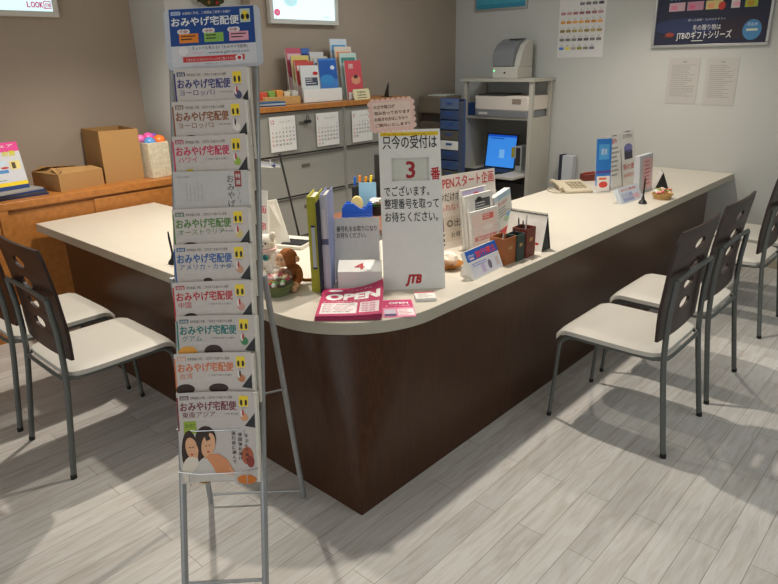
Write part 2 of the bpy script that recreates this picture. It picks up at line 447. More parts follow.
# =========================================================== brochure rack
RL = math.radians(19.7); RYAW = PI/4
RO = onz(225, 592, 0)
RM = Matrix.Translation(RO) @ Matrix.Rotation(RYAW, 4, 'Z')
RPL = plane(lean=RL)
RN = (RM @ RPL).to_3x3() @ Vector((0, 0, 1))
def rk(u, v, c=0):             # photograph point -> rack plane coordinates (a across, b up the slope)
    p = onpl(u, v, RO+RN*c, RN); q = (RM @ RPL).inverted() @ p; return q.x, q.y
rack = thing('brochure_rack', 'tall silver leaning brochure stand with a blue and white header sign', 'rack', mtx=RM)
def rp(a, b, c=0): return RPL @ Vector((a, b, c))
def loc3(p): return RM.inverted() @ p
aL0, bL0 = rk(185.3, 584); aL1, bL1 = rk(172.5, 60); aR0, bR0 = rk(265.6, 584); aR1, bR1 = rk(255.0, 40)
def pole(a0, b0, a1, b1):
    bb = .0; a_b = a0+(a1-a0)*(bb-b0)/(b1-b0)
    m = MB(); m.tube([rp(a_b, .004), rp(a1, b1)], .0115, MT['rack_steel'], 12); return m.build('pole', rack)
pole(aL0, bL0, aL1, bL1); pole(aR0, bR0, aR1, bR1)
hb = rk(258, 275)[1]
aLh = aL0+(aL1-aL0)*(hb-bL0)/(bL1-bL0); aRh = aR0+(aR1-aR0)*(hb-bR0)/(bR1-bR0)
fl = loc3(onz(206, 503, 0)); fr = loc3(onz(304, 498.5, 0)); my = (fl.y+fr.y)/2
fl = Vector((fl.x+.02, fl.y, .008)); fr = Vector((fr.x, fr.y, .008))
tl_ = rp(aLh-.02, hb, -.012); tr_ = rp(aRh+.012, hb, -.012)
for a, b in ((tl_, fl), (tr_, fr)):
    m = MB(); m.tube([a, b], .0105, MT['rack_steel'], 12); m.build('rear_leg', rack)
m = MB(); m.tube([fl+(tl_-fl)*.035, fr+(tr_-fr)*.035], .005, MT['rack_steel'], 8); m.build('crossbar', rack)
m = MB(); b_ = rk(225, 581.5)[1]; m.tube([rp(aL0, b_), rp(aR0, b_)], .006, MT['rack_steel'], 8); m.build('crossbar', rack)
for s, (p0, pf) in enumerate(((tl_, fl), (tr_, fr))):
    bq = rk(262, 395)[1]; a_ = (aL0, aR0)[s]+.001
    q = p0+(pf-p0)*.47
    m = MB(); m.tube([rp(a_, bq, -.002), q], .004, MT['rack_steel'], 8); m.build('brace', rack)
# header sign
ha0, hbt = rk(168.8, 60); ha1, _ = rk(264.3, 60); hb0 = rk(213, 70.0, .018)[1]; hb1 = rk(213, 8.5, .018)[1]
HWd = ha1-ha0; HHt = hb1-hb0
mb = MB(); X0 = RPL @ Matrix.Translation((ha0, hb0, .014)) @ Matrix.Rotation(.035, 4, 'Z'); mb.X = X0
Pp = []; r = .02
for cx, cy, a0 in ((HWd-r, r, -PI/2), (HWd-r, HHt-r, 0), (r, HHt-r, PI/2), (r, r, PI)):
    Pp += [(cx+r*math.cos(a0+PI/2*k/5), cy+r*math.sin(a0+PI/2*k/5)) for k in range(6)]
mb.prism(Pp, 0, .005, ink(192, 195, 204)); mb.X = Matrix()
s = Sheet(mb, X0 @ Matrix.Translation((0, 0, .005)))
DB = ink(14, 66, 138)
w, h = HWd, HHt
bx0, bx1 = .055*w, .935*w
s.rect(bx0, .05*h, bx1-bx0, .40*h, ink(208, 208, 214), 1); s.rect(bx0, .385*h, bx1-bx0, .60*h, DB, 2)
s.rrect(bx0+.02*w, .885*h, .10*w, .06*h, .003, ink(190, 206, 230), 3); s.text('保存版', bx0+.03*w, .895*h, .05*h, DB, 4, w=.08*w)
s.text('出発前に予約、ご帰国後ご自宅へお届け', bx0+.14*w, .893*h, .05*h, WHITE, 3, w=.50*w)
s.text('おみやげ宅配便', bx0+.02*w, .715*h, .155*h, WHITE, 3, w=.70*w, bold=.025)
s.rect(bx1-.145*w, .72*h, .105*w, .22*h, ink(190, 200, 190), 3); s.ell(bx1-.092*w, .86*h, .03*w, .05*h, YEL, 4)
s.rect(bx1-.105*w, .745*h, .026*w, .10*h, YEL, 4); s.ell(bx1-.118*w, .81*h, .018*w, .045*h, BLACK, 5); s.ell(bx1-.066*w, .81*h, .018*w, .045*h, BLACK, 5)
for k, (c, t) in enumerate(((ORANGE, '早くて便利'), (ink(134, 180, 84), '手ぶらで帰国'), (ink(224, 160, 176), '安心お届け'))):
    x = bx0+(.09+.26*k)*w; s.rect(x, .43*h, .20*w, .15*h, c, 3)
    s.lines(x+.02*w, .53*h, .16*w, 2, .05*h, .02*h, HAIR, 4, k)
    for d in (-.035, 0, .035): s.ell(x+.05*w+d*w, .615*h, .03*w, .04*h, ink(226, 218, 220), 4)
    s.text(t, x+.05*w, .60*h, .035*h, RED, 5, w=.085*w, al='C')
s.ell(.18*w, .30*h, .06*w, .085*h, ink(216, 190, 196), 2); s.ell(.18*w, .30*h, .054*w, .077*h, ink(224, 222, 226), 3)
s.text('ネットでも買える!!「おみやげ宅配便」', .27*w, .315*h, .06*h, HAIR, 2, w=.58*w); s.text('お問い合せ', .26*w, .25*h, .035*h, PINK, 2, w=.12*w)
s.text('www.e-gift-land.com', .44*w, .24*h, .06*h, ink(60, 70, 110), 2, w=.42*w)
s.rect(.17*w, .115*h, .64*w, .09*h, ink(200, 52, 56), 2); s.text('ご注文はこちらのパンフレットをご覧ください', .20*w, .135*h, .045*h, WHITE, 3, w=.50*w)
s.poly([(.72*w, .10*h), (.79*w, .10*h), (.79*w, .19*h), (.75*w, .21*h), (.71*w, .17*h)], ink(224, 222, 226), 3); s.ell(.755*w, .15*h, .02*w, .03*h, RED, 4)
s.text('株式会社エイ・ティ・ビー', .40*w, .07*h, .03*h, GREYT, 2, w=.18*w)
mb.build('header_sign', rack)

BL_ = RL-math.radians(8.5)     # the brochures stand steeper than the rack
def brochure(tl, tr, hgt, color, tagcol, place_, label, deco):
    t = .011; c = .052
    a0, b0 = rk(*tl, c); a1, b1 = rk(*tr, c); w = a1-a0
    top = RM @ RPL @ Vector((a0, b0, c)); rot = Matrix.Rotation(RYAW, 4, 'Z')
    org = top-(rot @ plane(lean=BL_)).to_3x3() @ Vector((0, hgt, 0))
    o = thing('travel_brochure', label, 'brochure', mtx=Matrix.Translation(org) @ rot @ Matrix.Translation((0, 0, 0)), group='brochures in the leaning rack')
    X = plane(lean=BL_, spin=math.atan2(b1-b0, w)*.6)
    mb = MB(); N = 10
    def bow(x, y, n): return (x, y, n-t*.0-.010*math.sin(PI*x/w)**1.0*(1 if True else 0)+.010)
    # page block, slightly bowed across its width
    V = []; F = []
    for n in (-t, 0):
        for j in range(2):
            for i in range(N+1): V.append(bow(w*i/N*(1.055 if n < 0 else 1.035), (hgt-.004)*j, n))
    W = N+1
    for i in range(N):
        F.append((2*W+i, 2*W+i+1, 3*W+i+1, 3*W+i)); F.append((i, W+i, W+i+1, i+1))
        F.append((i, i+1, 2*W+i+1, 2*W+i)); F.append((W+i, 3*W+i, 3*W+i+1, W+i+1))
    F += [(0, 2*W, 3*W, W), (N, W+N, 3*W+N, 2*W+N)]
    mb.X = X; mb.add(V, F, MT['page']); mb.X = Matrix(); mb.build('page_block', o)
    mb = MB()
    s = Sheet(mb, X, warp=lambda x, y, n: bow(x, y, n+.0006), step=.0003)
    deco(s, w, hgt, color, tagcol, place_)
    cover = mb.build('cover', o)
    return o, w, hgt
def std(s, w, h, color, tagcol, place_, bg=(212, 208, 206), corner=None, heads=()):
    n = 10
    V = [(w*i/n, y) for y in (0, h) for i in range(n+1)]
    s.put(V, [(i, i+1, n+1+i+1, n+1+i) for i in range(n)], ink(*bg), 0)
    T = h
    s.rect(.0, T-.125, .018*w, .11, color, 1)
    s.rect(.04*w, T-.024, .11*w, .013, tagcol, 1); s.text('保存版', .05*w, T-.0225, .011, WHITE, 2, w=.09*w)
    s.text('世界各国に手配、ご自宅までお届けお土産便', .17*w, T-.023, .010, HAIR, 1, w=.54*w)
    s.text('おみやげ宅配便', .04*w, T-.059, .032, color, 2, w=.72*w, bold=.028)
    s.rect(.80*w, T-.050, .12*w, .036, YEL, 1); s.ell(.83*w, T-.037, .018*w, .010, BLACK, 2); s.ell(.89*w, T-.037, .018*w, .010, BLACK, 2); s.rect(.845*w, T-.046, .03*w, .02, YEL, 3)
    s.text('おみやげ', .82*w, T-.056, .005, GREYT, 2, w=.09*w)
    s.text(place_, .06*w, T-.082, .021, color if sum(tagcol_rgb(color)) > 60 else HAIR, 2, bold=.0)
    s.text('ご予約で楽々お届け', (.60 if len(place_) > 4 else .42)*w, T-.077, .007, GREYT, 2, w=(.19 if len(place_) > 4 else .32)*w); s.lines(.1*w, T-.092, .6*w, 1, .01, .0022, LGREY, 1, 3)
    if corner:
        c1, c2 = corner
        s.ell(.86*w, T-.085, .05*w, .014, c1, 2, rot=.5); s.ell(.83*w, T-.073, .018*w, .012, ink(232, 226, 222), 3); s.ell(.845*w, T-.070, .012*w, .011, c2, 4)
        s.poly([(1.0*w, T-.072), (1.0*w, T-.12), (.86*w, T-.115)], BLACK, 3)
    for x, rx, ry, c in heads: s.ell(x*w, T-.118, rx*w, ry, c, 2, n=16)
def tagcol_rgb(m): return [int(q) for q in m.name.split('.')[0].split('_')[1:4]]
PUR = ink(52, 50, 120); BRN = ink(146, 84, 40); HPK = ink(206, 38, 84); GRN = ink(84, 130, 50); BLU = ink(34, 92, 160); RDD = ink(192, 46, 54)
TEA = ink(16, 116, 112); ORG = ink(214, 116, 72); MAR = ink(122, 48, 56)
def white_cover(s, w, h, color, tagcol, place_):
    n = 10; V = [(w*i/n, y) for y in (0, h) for i in range(n+1)]
    s.put(V, [(i, i+1, n+1+i+1, n+1+i) for i in range(n)], ink(196, 192, 189), 0)
    T = h
    s.rect(.815*w, T-.052, .09*w, .050, ink(150, 50, 50), 1); s.text('特', .83*w, T-.024, .016, WHITE, 2); s.text('選', .83*w, T-.044, .016, WHITE, 2)
    for k, ch in enumerate('おみやげ'): s.text(ch, .71*w, T-.036-.026*k, .026, HAIR, 2)
    for k in range(4): s.rect((.85+.02*(k % 2))*w, T-.066-.012*k, .002, .009, GREYT, 1)
    s.text('おみやげ選び', .05*w, T-.020, .007, GREYT, 1, w=.16*w)
    for k in range(5): s.rect((.16+.05*k)*w, T-.095, .0015, .062-.006*(k % 3), ink(160, 160, 158), 1)
    s.ell(.55*w, T-.10, .10*w, .018, ink(196, 190, 184), 1)
def last_cover(s, w, h, color, tagcol, place_):
    std(s, w, h, color, tagcol, place_, (196, 188, 183), (ink(210, 150, 110), RED))
    T = h
    s.rect(.07*w, T-.14, .16*w, .045, ink(150, 170, 60), 2)
    s.text('旅の便り', .15*w, T-.115, .014, ink(90, 120, 50), 3, w=.12*w, al='C')
    # two women in a beach snapshot
    s.poly([(.02*w, T-.30), (.02*w, T-.16), (.1*w, T-.13), (.28*w, T-.13), (.36*w, T-.19), (.55*w, T-.22), (.70*w, T-.30)], ink(206, 200, 194), 1)
    s.ell(.13*w, T-.20, .105*w, .075, HAIR, 3); s.ell(.16*w, T-.188, .078*w, .040, SKIN, 4, rot=.2); s.ell(.15*w, T-.262, .13*w, .05, ink(226, 214, 200), 4)
    s.ell(.34*w, T-.158, .135*w, .045, HAIR, 4); s.ell(.28*w, T-.20, .06*w, .065, HAIR, 4); s.ell(.37*w, T-.178, .088*w, .042, SKIN, 5, rot=-.2)
    s.poly([(.26*w, T-.275), (.30*w, T-.225), (.36*w, T-.208), (.50*w, T-.208), (.62*w, T-.232), (.70*w, T-.275)], ink(214, 142, 98), 5)
    s.ell(.46*w, T-.232, .055*w, .012, ink(234, 226, 220), 6); s.ell(.44*w, T-.268, .24*w, .017, ink(230, 150, 70), 6); s.ell(.36*w, T-.262, .12*w, .011, ink(238, 206, 120), 6.5); s.ell(.60*w, T-.265, .10*w, .012, SKIN, 7, rot=-.5)
    s.ell(.34*w, T-.180, .010*w, .002, HAIR, 7); s.ell(.385*w, T-.178, .010*w, .002, HAIR, 7); s.ell(.365*w, T-.200, .016*w, .003, RED, 7)
    s.ell(.135*w, T-.182, .010*w, .002, HAIR, 7); s.ell(.175*w, T-.182, .010*w, .002, HAIR, 7); s.ell(.155*w, T-.206, .016*w, .003, RED, 7)
    for k, tx in enumerate(('旅行前に選んで', '帰国後お届け', '手ぶらで楽々')):
        for q, ch in enumerate(tx): s.text(ch, (.68+.085*k)*w, T-.145-.016*q-.004*k, .014, HAIR, 5, bold=.01)
    s.ell(.88*w, T-.215, .08*w, .03, ink(176, 90, 60), 4); s.ell(.92*w, T-.235, .05*w, .02, ink(140, 50, 44), 5)
    s.ell(.86*w, T-.296, .13*w, .016, ink(206, 116, 36), 4); s.ell(.3*w, T-.30, .08*w, .008, GOLD, 4)
BR = [  # top-left, top-right, title colour, tag, place, corner picture, heads
    ((175.5, 69.5), (248, 66), PUR, ink(36, 40, 80), 'ヨーロッパ1', (ink(70, 74, 110), RED), (), 'topmost brochure in the rack, grey cover with dark purple title'),
    ((174.5, 102.5), (247, 98), BRN, ink(120, 84, 60), 'ヨーロッパ2', (ink(232, 224, 214), HAIR), ((.22, .10, .014, ink(96, 40, 44)),), 'second brochure from the top of the rack, brown title'),
    ((174.5, 137), (247.5, 132.5), HPK, ink(170, 30, 70), 'ハワイ', (ink(150, 180, 60), RED), ((.2, .06, .016, ink(208, 180, 60)),), 'brochure with hot pink title, third from the top of the rack'),
    ((173.5, 172), (248, 170), HAIR, HAIR, '', None, (), 'plain white brochure with vertical black brush lettering, fourth in the rack'),
    ((173.5, 209.5), (249, 206), GRN, ink(60, 90, 50), 'オーストラリア', (ink(214, 196, 120), RED), ((.2, .10, .012, HAIR),), 'brochure with green title just below the plain white one in the rack'),
    ((174, 244.5), (249, 242), BLU, ink(40, 80, 130), 'アメリカ・カナダ', (ink(200, 150, 120), RED), ((.42, .06, .008, HAIR),), 'brochure with bright blue title in the middle of the rack'),
    ((173.5, 282.5), (251, 279), RDD, ink(170, 40, 50), '中国', (ink(206, 150, 140), RED), ((.2, .1, .018, HAIR), (.94, .06, .012, HAIR)), 'brochure with red title between the blue and the teal ones in the rack'),
    ((175.5, 316), (253, 315), TEA, ink(20, 80, 90), 'グアム', (ink(60, 130, 80), RED), ((.12, .12, .020, ink(226, 160, 60)), (.45, .12, .022, HAIR), (.10, .07, .010, HAIR)), 'brochure with teal title, third from the bottom of the rack'),
    ((173.5, 353.5), (250, 352), ORG, ink(206, 150, 130), '台湾', (ink(190, 120, 80), HAIR), ((.12, .12, .018, HAIR), (.55, .13, .016, HAIR)), 'brochure with orange title, second from the bottom of the rack'),
    ((175.3, 392.5), (252.5, 391.5), MAR, ink(90, 40, 50), '東南アジア', None, (), 'lowest and fully visible brochure in the rack, two women on its cover'),
]
pockets = []
for k, (a, b, col, tg, pl, corner, heads, lab) in enumerate(BR):
    if k == 3: dec = white_cover
    elif k == 9: dec = last_cover
    else:
        def dec(s, w, h, c, t, p, corner=corner, heads=heads): std(s, w, h, c, t, p, (202, 193, 187) if len(heads) < 3 else (194, 186, 180), corner, heads)
    o, w, hg = brochure(a, b, .305 if k == 9 else .29, col, tg, pl, lab, dec)
    M_ = o.matrix_world.copy(); inv = RM.inverted()
    # wire pocket that carries this brochure
    X = inv @ M_ @ plane(lean=BL_)
    m = MB(); m.X = X
    m.tube([(-.004, .05, -.013), (-.004, .045, .018), (w*.25, .038, .026), (w*.75, .038, .026), (w+.004, .045, .018), (w+.004, .05, -.013)], .0016, MT['wire'], 6)
    m.tube([(.03, .038, .025), (.03, -.003, .022), (.03, -.004, -.012)], .0015, MT['wire'], 6)
    m.tube([(w-.03, .038, .025), (w-.03, -.003, .022), (w-.03, -.004, -.012)], .0015, MT['wire'], 6)
    m.tube([(0, -.004, -.013), (w, -.004, -.013)], .0016, MT['wire'], 6)
    m.build('wire_pocket', rack)

# ==================================================== things on the counter corner
def standing(name, label, cat, bl, br, z, group=None):
    o, yaw, w = base(bl, br, z)
    return thing(name, label, cat, o, yaw, group), o, yaw, w
# --- queue number sign
t, o, yaw, w = standing('queue_number_sign', 'tall white queue sign showing a red number 3', 'sign', (384, 290), (445.3, 287.8), HT)
ln = math.radians(19); h = height_at(o, yaw, ln, 380, 130)
mb = MB(); X = plane(lean=ln); mb.X = X; mb.box(0, w, 0, h, -.012, 0, MT['white']); mb.X = Matrix()
s = Sheet(mb, X)
def yy(v): return h*(289-v)/(289-130.)
s.rect(.03*w, yy(136.5), .94*w, .016, YEL, 1); s.text('お呼び出し番号をお確かめのうえ窓口へお越しください', .05*w, yy(136)+.0005, .011, GOLD, 2, w=.88*w)
s.text('只今の受付は', .06*w, yy(148), .060, BLACK, 2, w=.88*w, bold=.012)
s.text('番', .83*w, yy(179.5), .056, RED, 2, w=.145*w, bold=.03)
s.text('でございます。', .06*w, yy(195.5), .046, BLACK, 2, w=.73*w, bold=.01)
s.text('整理番号を取って', .06*w, yy(208), .046, BLACK, 2, w=.88*w, bold=.01)
s.text('お待ちください。', .06*w, yy(221), .046, BLACK, 2, w=.86*w, bold=.01)
s.text('JTB', .37*w, yy(283), .050, RED, 2, w=.23*w, bold=.07, slant=.25)
mb.build('sign_panel', t, bevel=.002)
mb = MB(); mb.X = X; wx0, wx1, wy0, wy1 = .20*w, .80*w, yy(181), yy(158.5)
b = .007
for a in ((wx0, wx1, wy1-b, wy1), (wx0, wx1, wy0, wy0+b), (wx0, wx0+b, wy0, wy1), (wx1-b, wx1, wy0, wy1)): mb.box(a[0], a[1], a[2], a[3], .0002, .004, ink(206, 206, 200))
mb.build('window_frame', t)
mb = MB(); s = Sheet(mb, X); s.rect(wx0+b, wy0+b, wx1-wx0-2*b, wy1-wy0-2*b, ink(214, 216, 206), 1); s.text('3', (wx0+wx1)/2-.0, wy0+.012, .098, ink(166, 40, 52), 3, al='C', bold=.03); mb.build('number_card', t)['label'] = 'card with a red 3'
mb = MB(); mb.wedge([(.03, 0), (.035, 0), (h*math.sin(ln)*.9+.01, 0), (h*math.sin(ln)*.62, h*.55), (h*math.sin(ln)*.6, h*.55)], .06*w, .94*w, MT['white']); mb.build('rear_stand', t)
# --- scalloped note on top of the sign
U = math.sin(ln), math.cos(ln)
n1 = height_at(o, yaw, ln, 373, 131); nt_ = height_at(o, yaw, ln, 373, 102)
R3 = Matrix.Rotation(yaw, 3, 'Z')
pn = onpl(372.5, 131, Vector(o)+R3 @ Vector((0, -.004, 0)), R3 @ Vector((0, -math.cos(ln), math.sin(ln))))
pn2 = onpl(414, 128, Vector(o)+R3 @ Vector((0, -.004, 0)), R3 @ Vector((0, -math.cos(ln), math.sin(ln))))
nw = (pn2-pn).length; nh = nt_-n1
t = thing('notice_card', 'pink scalloped handwritten note taped above the queue sign', 'notice', pn, yaw)
mb = MB(); X = plane(lean=ln, spin=.06); pts = []
nx, ny = 8, 5
cs = [(nw*(i+.5)/nx, 0) for i in range(nx)]+[(nw, nh*(j+.5)/ny) for j in range(ny)]+[(nw*(nx-i-.5)/nx, nh) for i in range(nx)]+[(0, nh*(ny-j-.5)/ny) for j in range(ny)]
angs = [-PI/2]*nx+[0]*ny+[PI/2]*nx+[PI]*ny
for (x, y), a0 in zip(cs, angs):
    rr = nw/nx/2 if a0 in (-PI/2, PI/2) else nh/ny/2
    pts += [(x+rr*math.cos(a0-PI/2+PI*k/6), y+rr*math.sin(a0-PI/2+PI*k/6)*1.0) for k in range(6)]
mb.X = X; mb.prism(pts, 0, .0012, ink(244, 206, 194)); mb.X = Matrix()
s = Sheet(mb, X @ Matrix.Translation((0, 0, .0012)))
s.rrect(.05*nw, .06*nh, .9*nw, .88*nh, .01, ink(246, 222, 208), 1)
for k, (tx, ww, cc) in enumerate((('ただ今窓口が', .5, ink(110, 70, 60)), ('混み合っております', .86, ink(110, 70, 60)), ('お急ぎの方はこちらへ', .8, ink(120, 60, 56)), ('ご案内いたします!!', .84, ink(150, 60, 56)))):
    s.text(tx, .08*nw, nh*(.74-.21*k), .13*nh, cc, 2, w=ww*nw, bold=.03)
mb.build('card', t)
# --- take-a-number stand with the 4 box
t, o, yaw, w = standing('ticket_stand', 'clear ticket stand with white card asking visitors to take a number', 'stand', (336.5, 283), (380.5, 281.5), HT)
h = height_at(o, yaw, .22, 333.5, 218.5); X = plane(lean=.22)
mb = MB(); mb.X = X; mb.box(0, w, 0, h, -.004, 0, ink(222, 222, 220)); mb.X = Matrix(); s = Sheet(mb, X)
s.text('番号札をお取りになり', .05*w, .80*h, .026, BLACK, 1, w=.90*w, bold=.012); s.text('お待ちください。', .05*w, .70*h, .026, BLACK, 1, w=.66*w, bold=.012)
mb.build('message_card', t)
mb = MB(); mb.X = X
mb.box(-.006, .0, 0, h+.004, -.006, .004, MT['acrylic']); mb.box(w, w+.006, 0, h+.004, -.006, .004, MT['acrylic']); mb.box(-.006, w+.006, -.0, h+.004, -.009, -.006, MT['acrylic']); mb.build('acrylic_cover', t)
mb = MB(); mb.box(-.006, w+.006, 0, .10, 0, .004, MT['acrylic']); mb.build('foot', t)
t, o, yaw, w = standing('ticket_box', 'small white box with a red number 4 in front of the ticket stand', 'box', (338.5, 290), (381.5, 289.5), HT)
mb = MB(); hz = .080; dp = .072
mb.wedge([(0, 0), (dp, 0), (dp, hz+.03), (0, hz)], 0, w, MT['white']); ang = math.atan2(.03, dp)
s = Sheet(mb, Matrix.Translation((0, 0, hz+.0003)) @ Matrix.Rotation(ang, 4, 'X')); s.text('4', w*.5, .016, .055, RED, 1, al='C', bold=.04, w=.040)
mb.build('ticket_box', t, bevel=.002).name = 'box_body'
# --- binders
BYAW = math.radians(39); BO = onz(311.5, 293.5, HT); BX = [0]
def binder(w, top, label, spine, cover, strip, depth=.18):
    o = BO+Matrix.Rotation(BYAW, 3, 'Z') @ Vector((BX[0], .006*len(strip), 0)); BX[0] += w+.0015; yaw = BYAW
    t = thing('ring_binder', label, 'binder', o, yaw, 'binders standing on the counter')
    h = height_at(o, yaw, 0, *top)
    mb = MB(); mb.box(0, w, 0, .004, 0, h, spine); mb.build('spine', t)
    mb = MB(); mb.box(0, .003, .004, depth, 0, h, cover); mb.build('cover', t)
    mb = MB(); mb.box(w-.003, w, .004, depth, 0, h, cover); mb.build('cover', t)
    mb = MB(); mb.box(.004, w-.004, .006, depth-.01, .006, h-.012, MT['page']); mb.build('pages', t)
    mb = MB(); s = Sheet(mb, plane(0, -.0005, 0))
    for (x0, y0, ww, hh, c) in strip: s.rect(x0*w, y0*h, ww*w, hh*h, c, 1)
    mb.build('spine_label', t)
    return t
YG = ink(172, 170, 44); LIL = ink(184, 184, 198)
binder(.036, (312, 197), 'yellow green ring binder standing left of the lilac file', YG, YG, [(.35, .27, .4, .42, ink(190, 196, 206)), (.30, .25, .5, .02, NAVY), (.3, .69, .5, .02, NAVY)])
binder(.014, (320, 203), 'thin navy binder squeezed between the yellow green and lilac ones', ink(26, 32, 52), ink(26, 32, 52), [(.3, .5, .3, .2, ink(40, 48, 80))])
binder(.028, (323, 195), 'lilac ring binder standing beside the ticket stand', LIL, ink(122, 132, 172), [(.2, .56, .55, .30, ink(206, 204, 214)), (0, .50, 1, .06, ink(80, 86, 120)), (.3, .1, .4, .3, ink(190, 190, 208))])
# --- plush toys
def remesh(o, v=.006):
    m = o.modifiers.new('blend', 'REMESH'); m.mode = 'VOXEL'; m.voxel_size = v; m.use_smooth_shade = True
    m = o.modifiers.new('soften', 'SMOOTH'); m.iterations = 4; m.factor = .5
p = onz(289.5, 286, HT)
t = thing('plush_monkey', 'small brown plush monkey with a tan face sitting on the counter', 'soft toy', p, math.radians(20))
mb = MB(); f = MT['fur_brown']
mb.ell((.02, .02, .055), (.045, .042, .06), f); mb.tube([(.05, .0, .09), (.075, -.02, .06), (.07, -.05, .03)], .017, f); mb.tube([(-.02, 0, .085), (-.04, -.03, .06), (-.03, -.055, .045)], .016, f)
mb.tube([(.04, -.01, .025), (.06, -.05, .02), (.07, -.075, .02)], .02, f); mb.tube([(-.01, -.01, .025), (-.03, -.05, .02), (-.035, -.075, .02)], .02, f)
mb.tube([(.05, .05, .02), (.09, .07, .02), (.11, .05, .03)], .01, f)
b_ = mb.build('body', t); remesh(b_)
mb = MB(); mb.ell((.005, -.005, .148), (.05, .048, .047), f); h_ = mb.build('head_fur', t); remesh(h_)
mb = MB(); mb.ell((-.010, -.036, .142), (.034, .022, .034), MT['fur_tan']); mb.ell((-.012, -.052, .128), (.022, .018, .017), MT['fur_tan']); mb.build('face', t)
mb = MB(); mb.ell((-.022, -.055, .152), .004, BLACK); mb.ell((.002, -.056, .152), .004, BLACK); mb.ell((-.012, -.069, .131), (.005, .003, .003), HAIR); mb.build('eyes', t)
for sx in (-1, 1):
    mb = MB(); mb.ell((.005+sx*.052, -.006, .146), (.014, .008, .016), MT['fur_tan']); mb.build('ear', t)
t.scale = (.88,)*3
for x, y, z in ((.072, -.08, .022), (-.037, -.08, .022), (.07, -.057, .03), (-.03, -.062, .045)):
    mb = MB(); mb.ell((x, y, z), (.018, .014, .018), MT['fur_tan']); mb.build('paw', t)
p = onz(271, 276, HT)
t = thing('plush_bear', 'white plush toy slumped beside the monkey, half hidden by the rack pole', 'soft toy', p, math.radians(30))
mb = MB(); f = MT['fur_white']
mb.ell((0, .03, .07), (.06, .05, .075), f); mb.ell((-.02, .02, .17), (.05, .045, .048), f); mb.ell((-.055, .02, .21), (.018, .012, .02), f); mb.ell((.02, .02, .212), (.018, .012, .02), f)
mb.tube([(.04, .02, .12), (.085, 0, .10), (.11, -.02, .07)], .022, f); mb.tube([(-.04, .0, .11), (-.06, -.04, .08)], .022, f); mb.tube([(.03, 0, .03), (.06, -.05, .025)], .028, f); mb.tube([(-.03, 0, .03), (-.04, -.06, .025)], .028, f)
b_ = mb.build('body', t); remesh(b_)
mb = MB(); mb.lathe([(.034, 0), (.046, .006), (.047, .016), (.036, .022)], ink(226, 190, 190), 20, (-.015, .022, .128)); mb.build('scarf', t)['label'] = 'pale pink scarf'
mb = MB(); mb.ell((-.01, -.028, .105), (.017, .006, .016), TEAL); mb.ell((-.01, -.033, .105), (.009, .004, .008), ink(16, 60, 80)); mb.build('badge', t)['label'] = 'teal round badge'
mb = MB(); mb.ell((-.036, -.02, .178), .005, BLACK); mb.ell((-.006, -.022, .178), .005, BLACK); mb.ell((-.022, -.026, .164), (.007, .005, .005), HAIR); mb.build('eyes', t); t.scale = (.88,)*3
# --- cellophane sweets basket
def sweets(px, label, r, hh, nb, mat, cols, sweets_name, sq=1.0):
    p = onz(*px, HT); t = thing('sweets_basket', label, 'basket', p, .4)
    mb = MB(); prof = [(r*.72, 0), (r*.86, hh*.3), (r, hh*.55), (r*.93, hh*.55), (r*.7, .006)]
    mb.lathe(prof, mat, 18); mb.build('basket', t)
    R_ = random.Random(nb)
    for k in range(nb):
        a = R_.uniform(0, 2*PI); q = r*.74*math.sqrt(R_.random()); z = hh*.55+.012*(1-(q/r)**2)*2+R_.uniform(-.004, .010)
        m = MB(); c = cols[k % len(cols)]; x, y = q*math.cos(a), q*math.sin(a); d = R_.uniform(0, PI); s_ = r*.13
        m.ell((x, y, z), (s_*1.2, s_, s_), c, 8, 6)
        for g in (-1, 1): m.tube([(x+g*s_*1.1*math.cos(d), y+g*s_*1.1*math.sin(d), z), (x+g*s_*2*math.cos(d), y+g*s_*2*math.sin(d), z+.004)], [s_*.25, s_*.7], c, 6)
        m.X = Matrix.Translation(p) @ Matrix.Rotation(.4, 4, 'Z')
        ob = bpy.data.objects
        ob = m
        ob.v = [m.X @ Vector(v) for v in m.v]
        o2 = ob.build('wrapped_sweet'); tag(o2, sweets_name, 'sweet', sweets_name)
    return t
def sweets_wrap(t, r, hh):
    mb = MB(); V = []; n = 24; F = []
    R_ = random.Random(3)
    prof = [(r*.9, .0), (r*1.08, hh*.4), (r*1.05, hh*.9), (r*.6, hh*1.25), (.008, hh*1.38), (r*.3, hh*1.55)]
    for rr, z in prof:
        for k in range(n): q = 1+R_.uniform(-.06, .06); V.append((rr*q*math.cos(2*PI*k/n), rr*q*math.sin(2*PI*k/n), z))
    for i in range(len(prof)-1):
        for k in range(n): F.append((i*n+k, i*n+(k+1) % n, (i+1)*n+(k+1) % n, (i+1)*n+k))
    mb.add(V, F, MT['cellophane']); mb.build('cellophane', t)
CA = [ink(226, 60, 60), ink(240, 236, 226), ink(232, 130, 50), ink(90, 160, 70), ink(236, 190, 200), ink(250, 240, 200), ink(190, 60, 90)]
t = sweets((277.5, 293.5), 'small green basket of wrapped sweets under cellophane in front of the monkey', .070, .078, 36, ink(92, 108, 40), CA, 'wrapped sweet in the green basket in front of the monkey')
sweets_wrap(t, .062, .092)
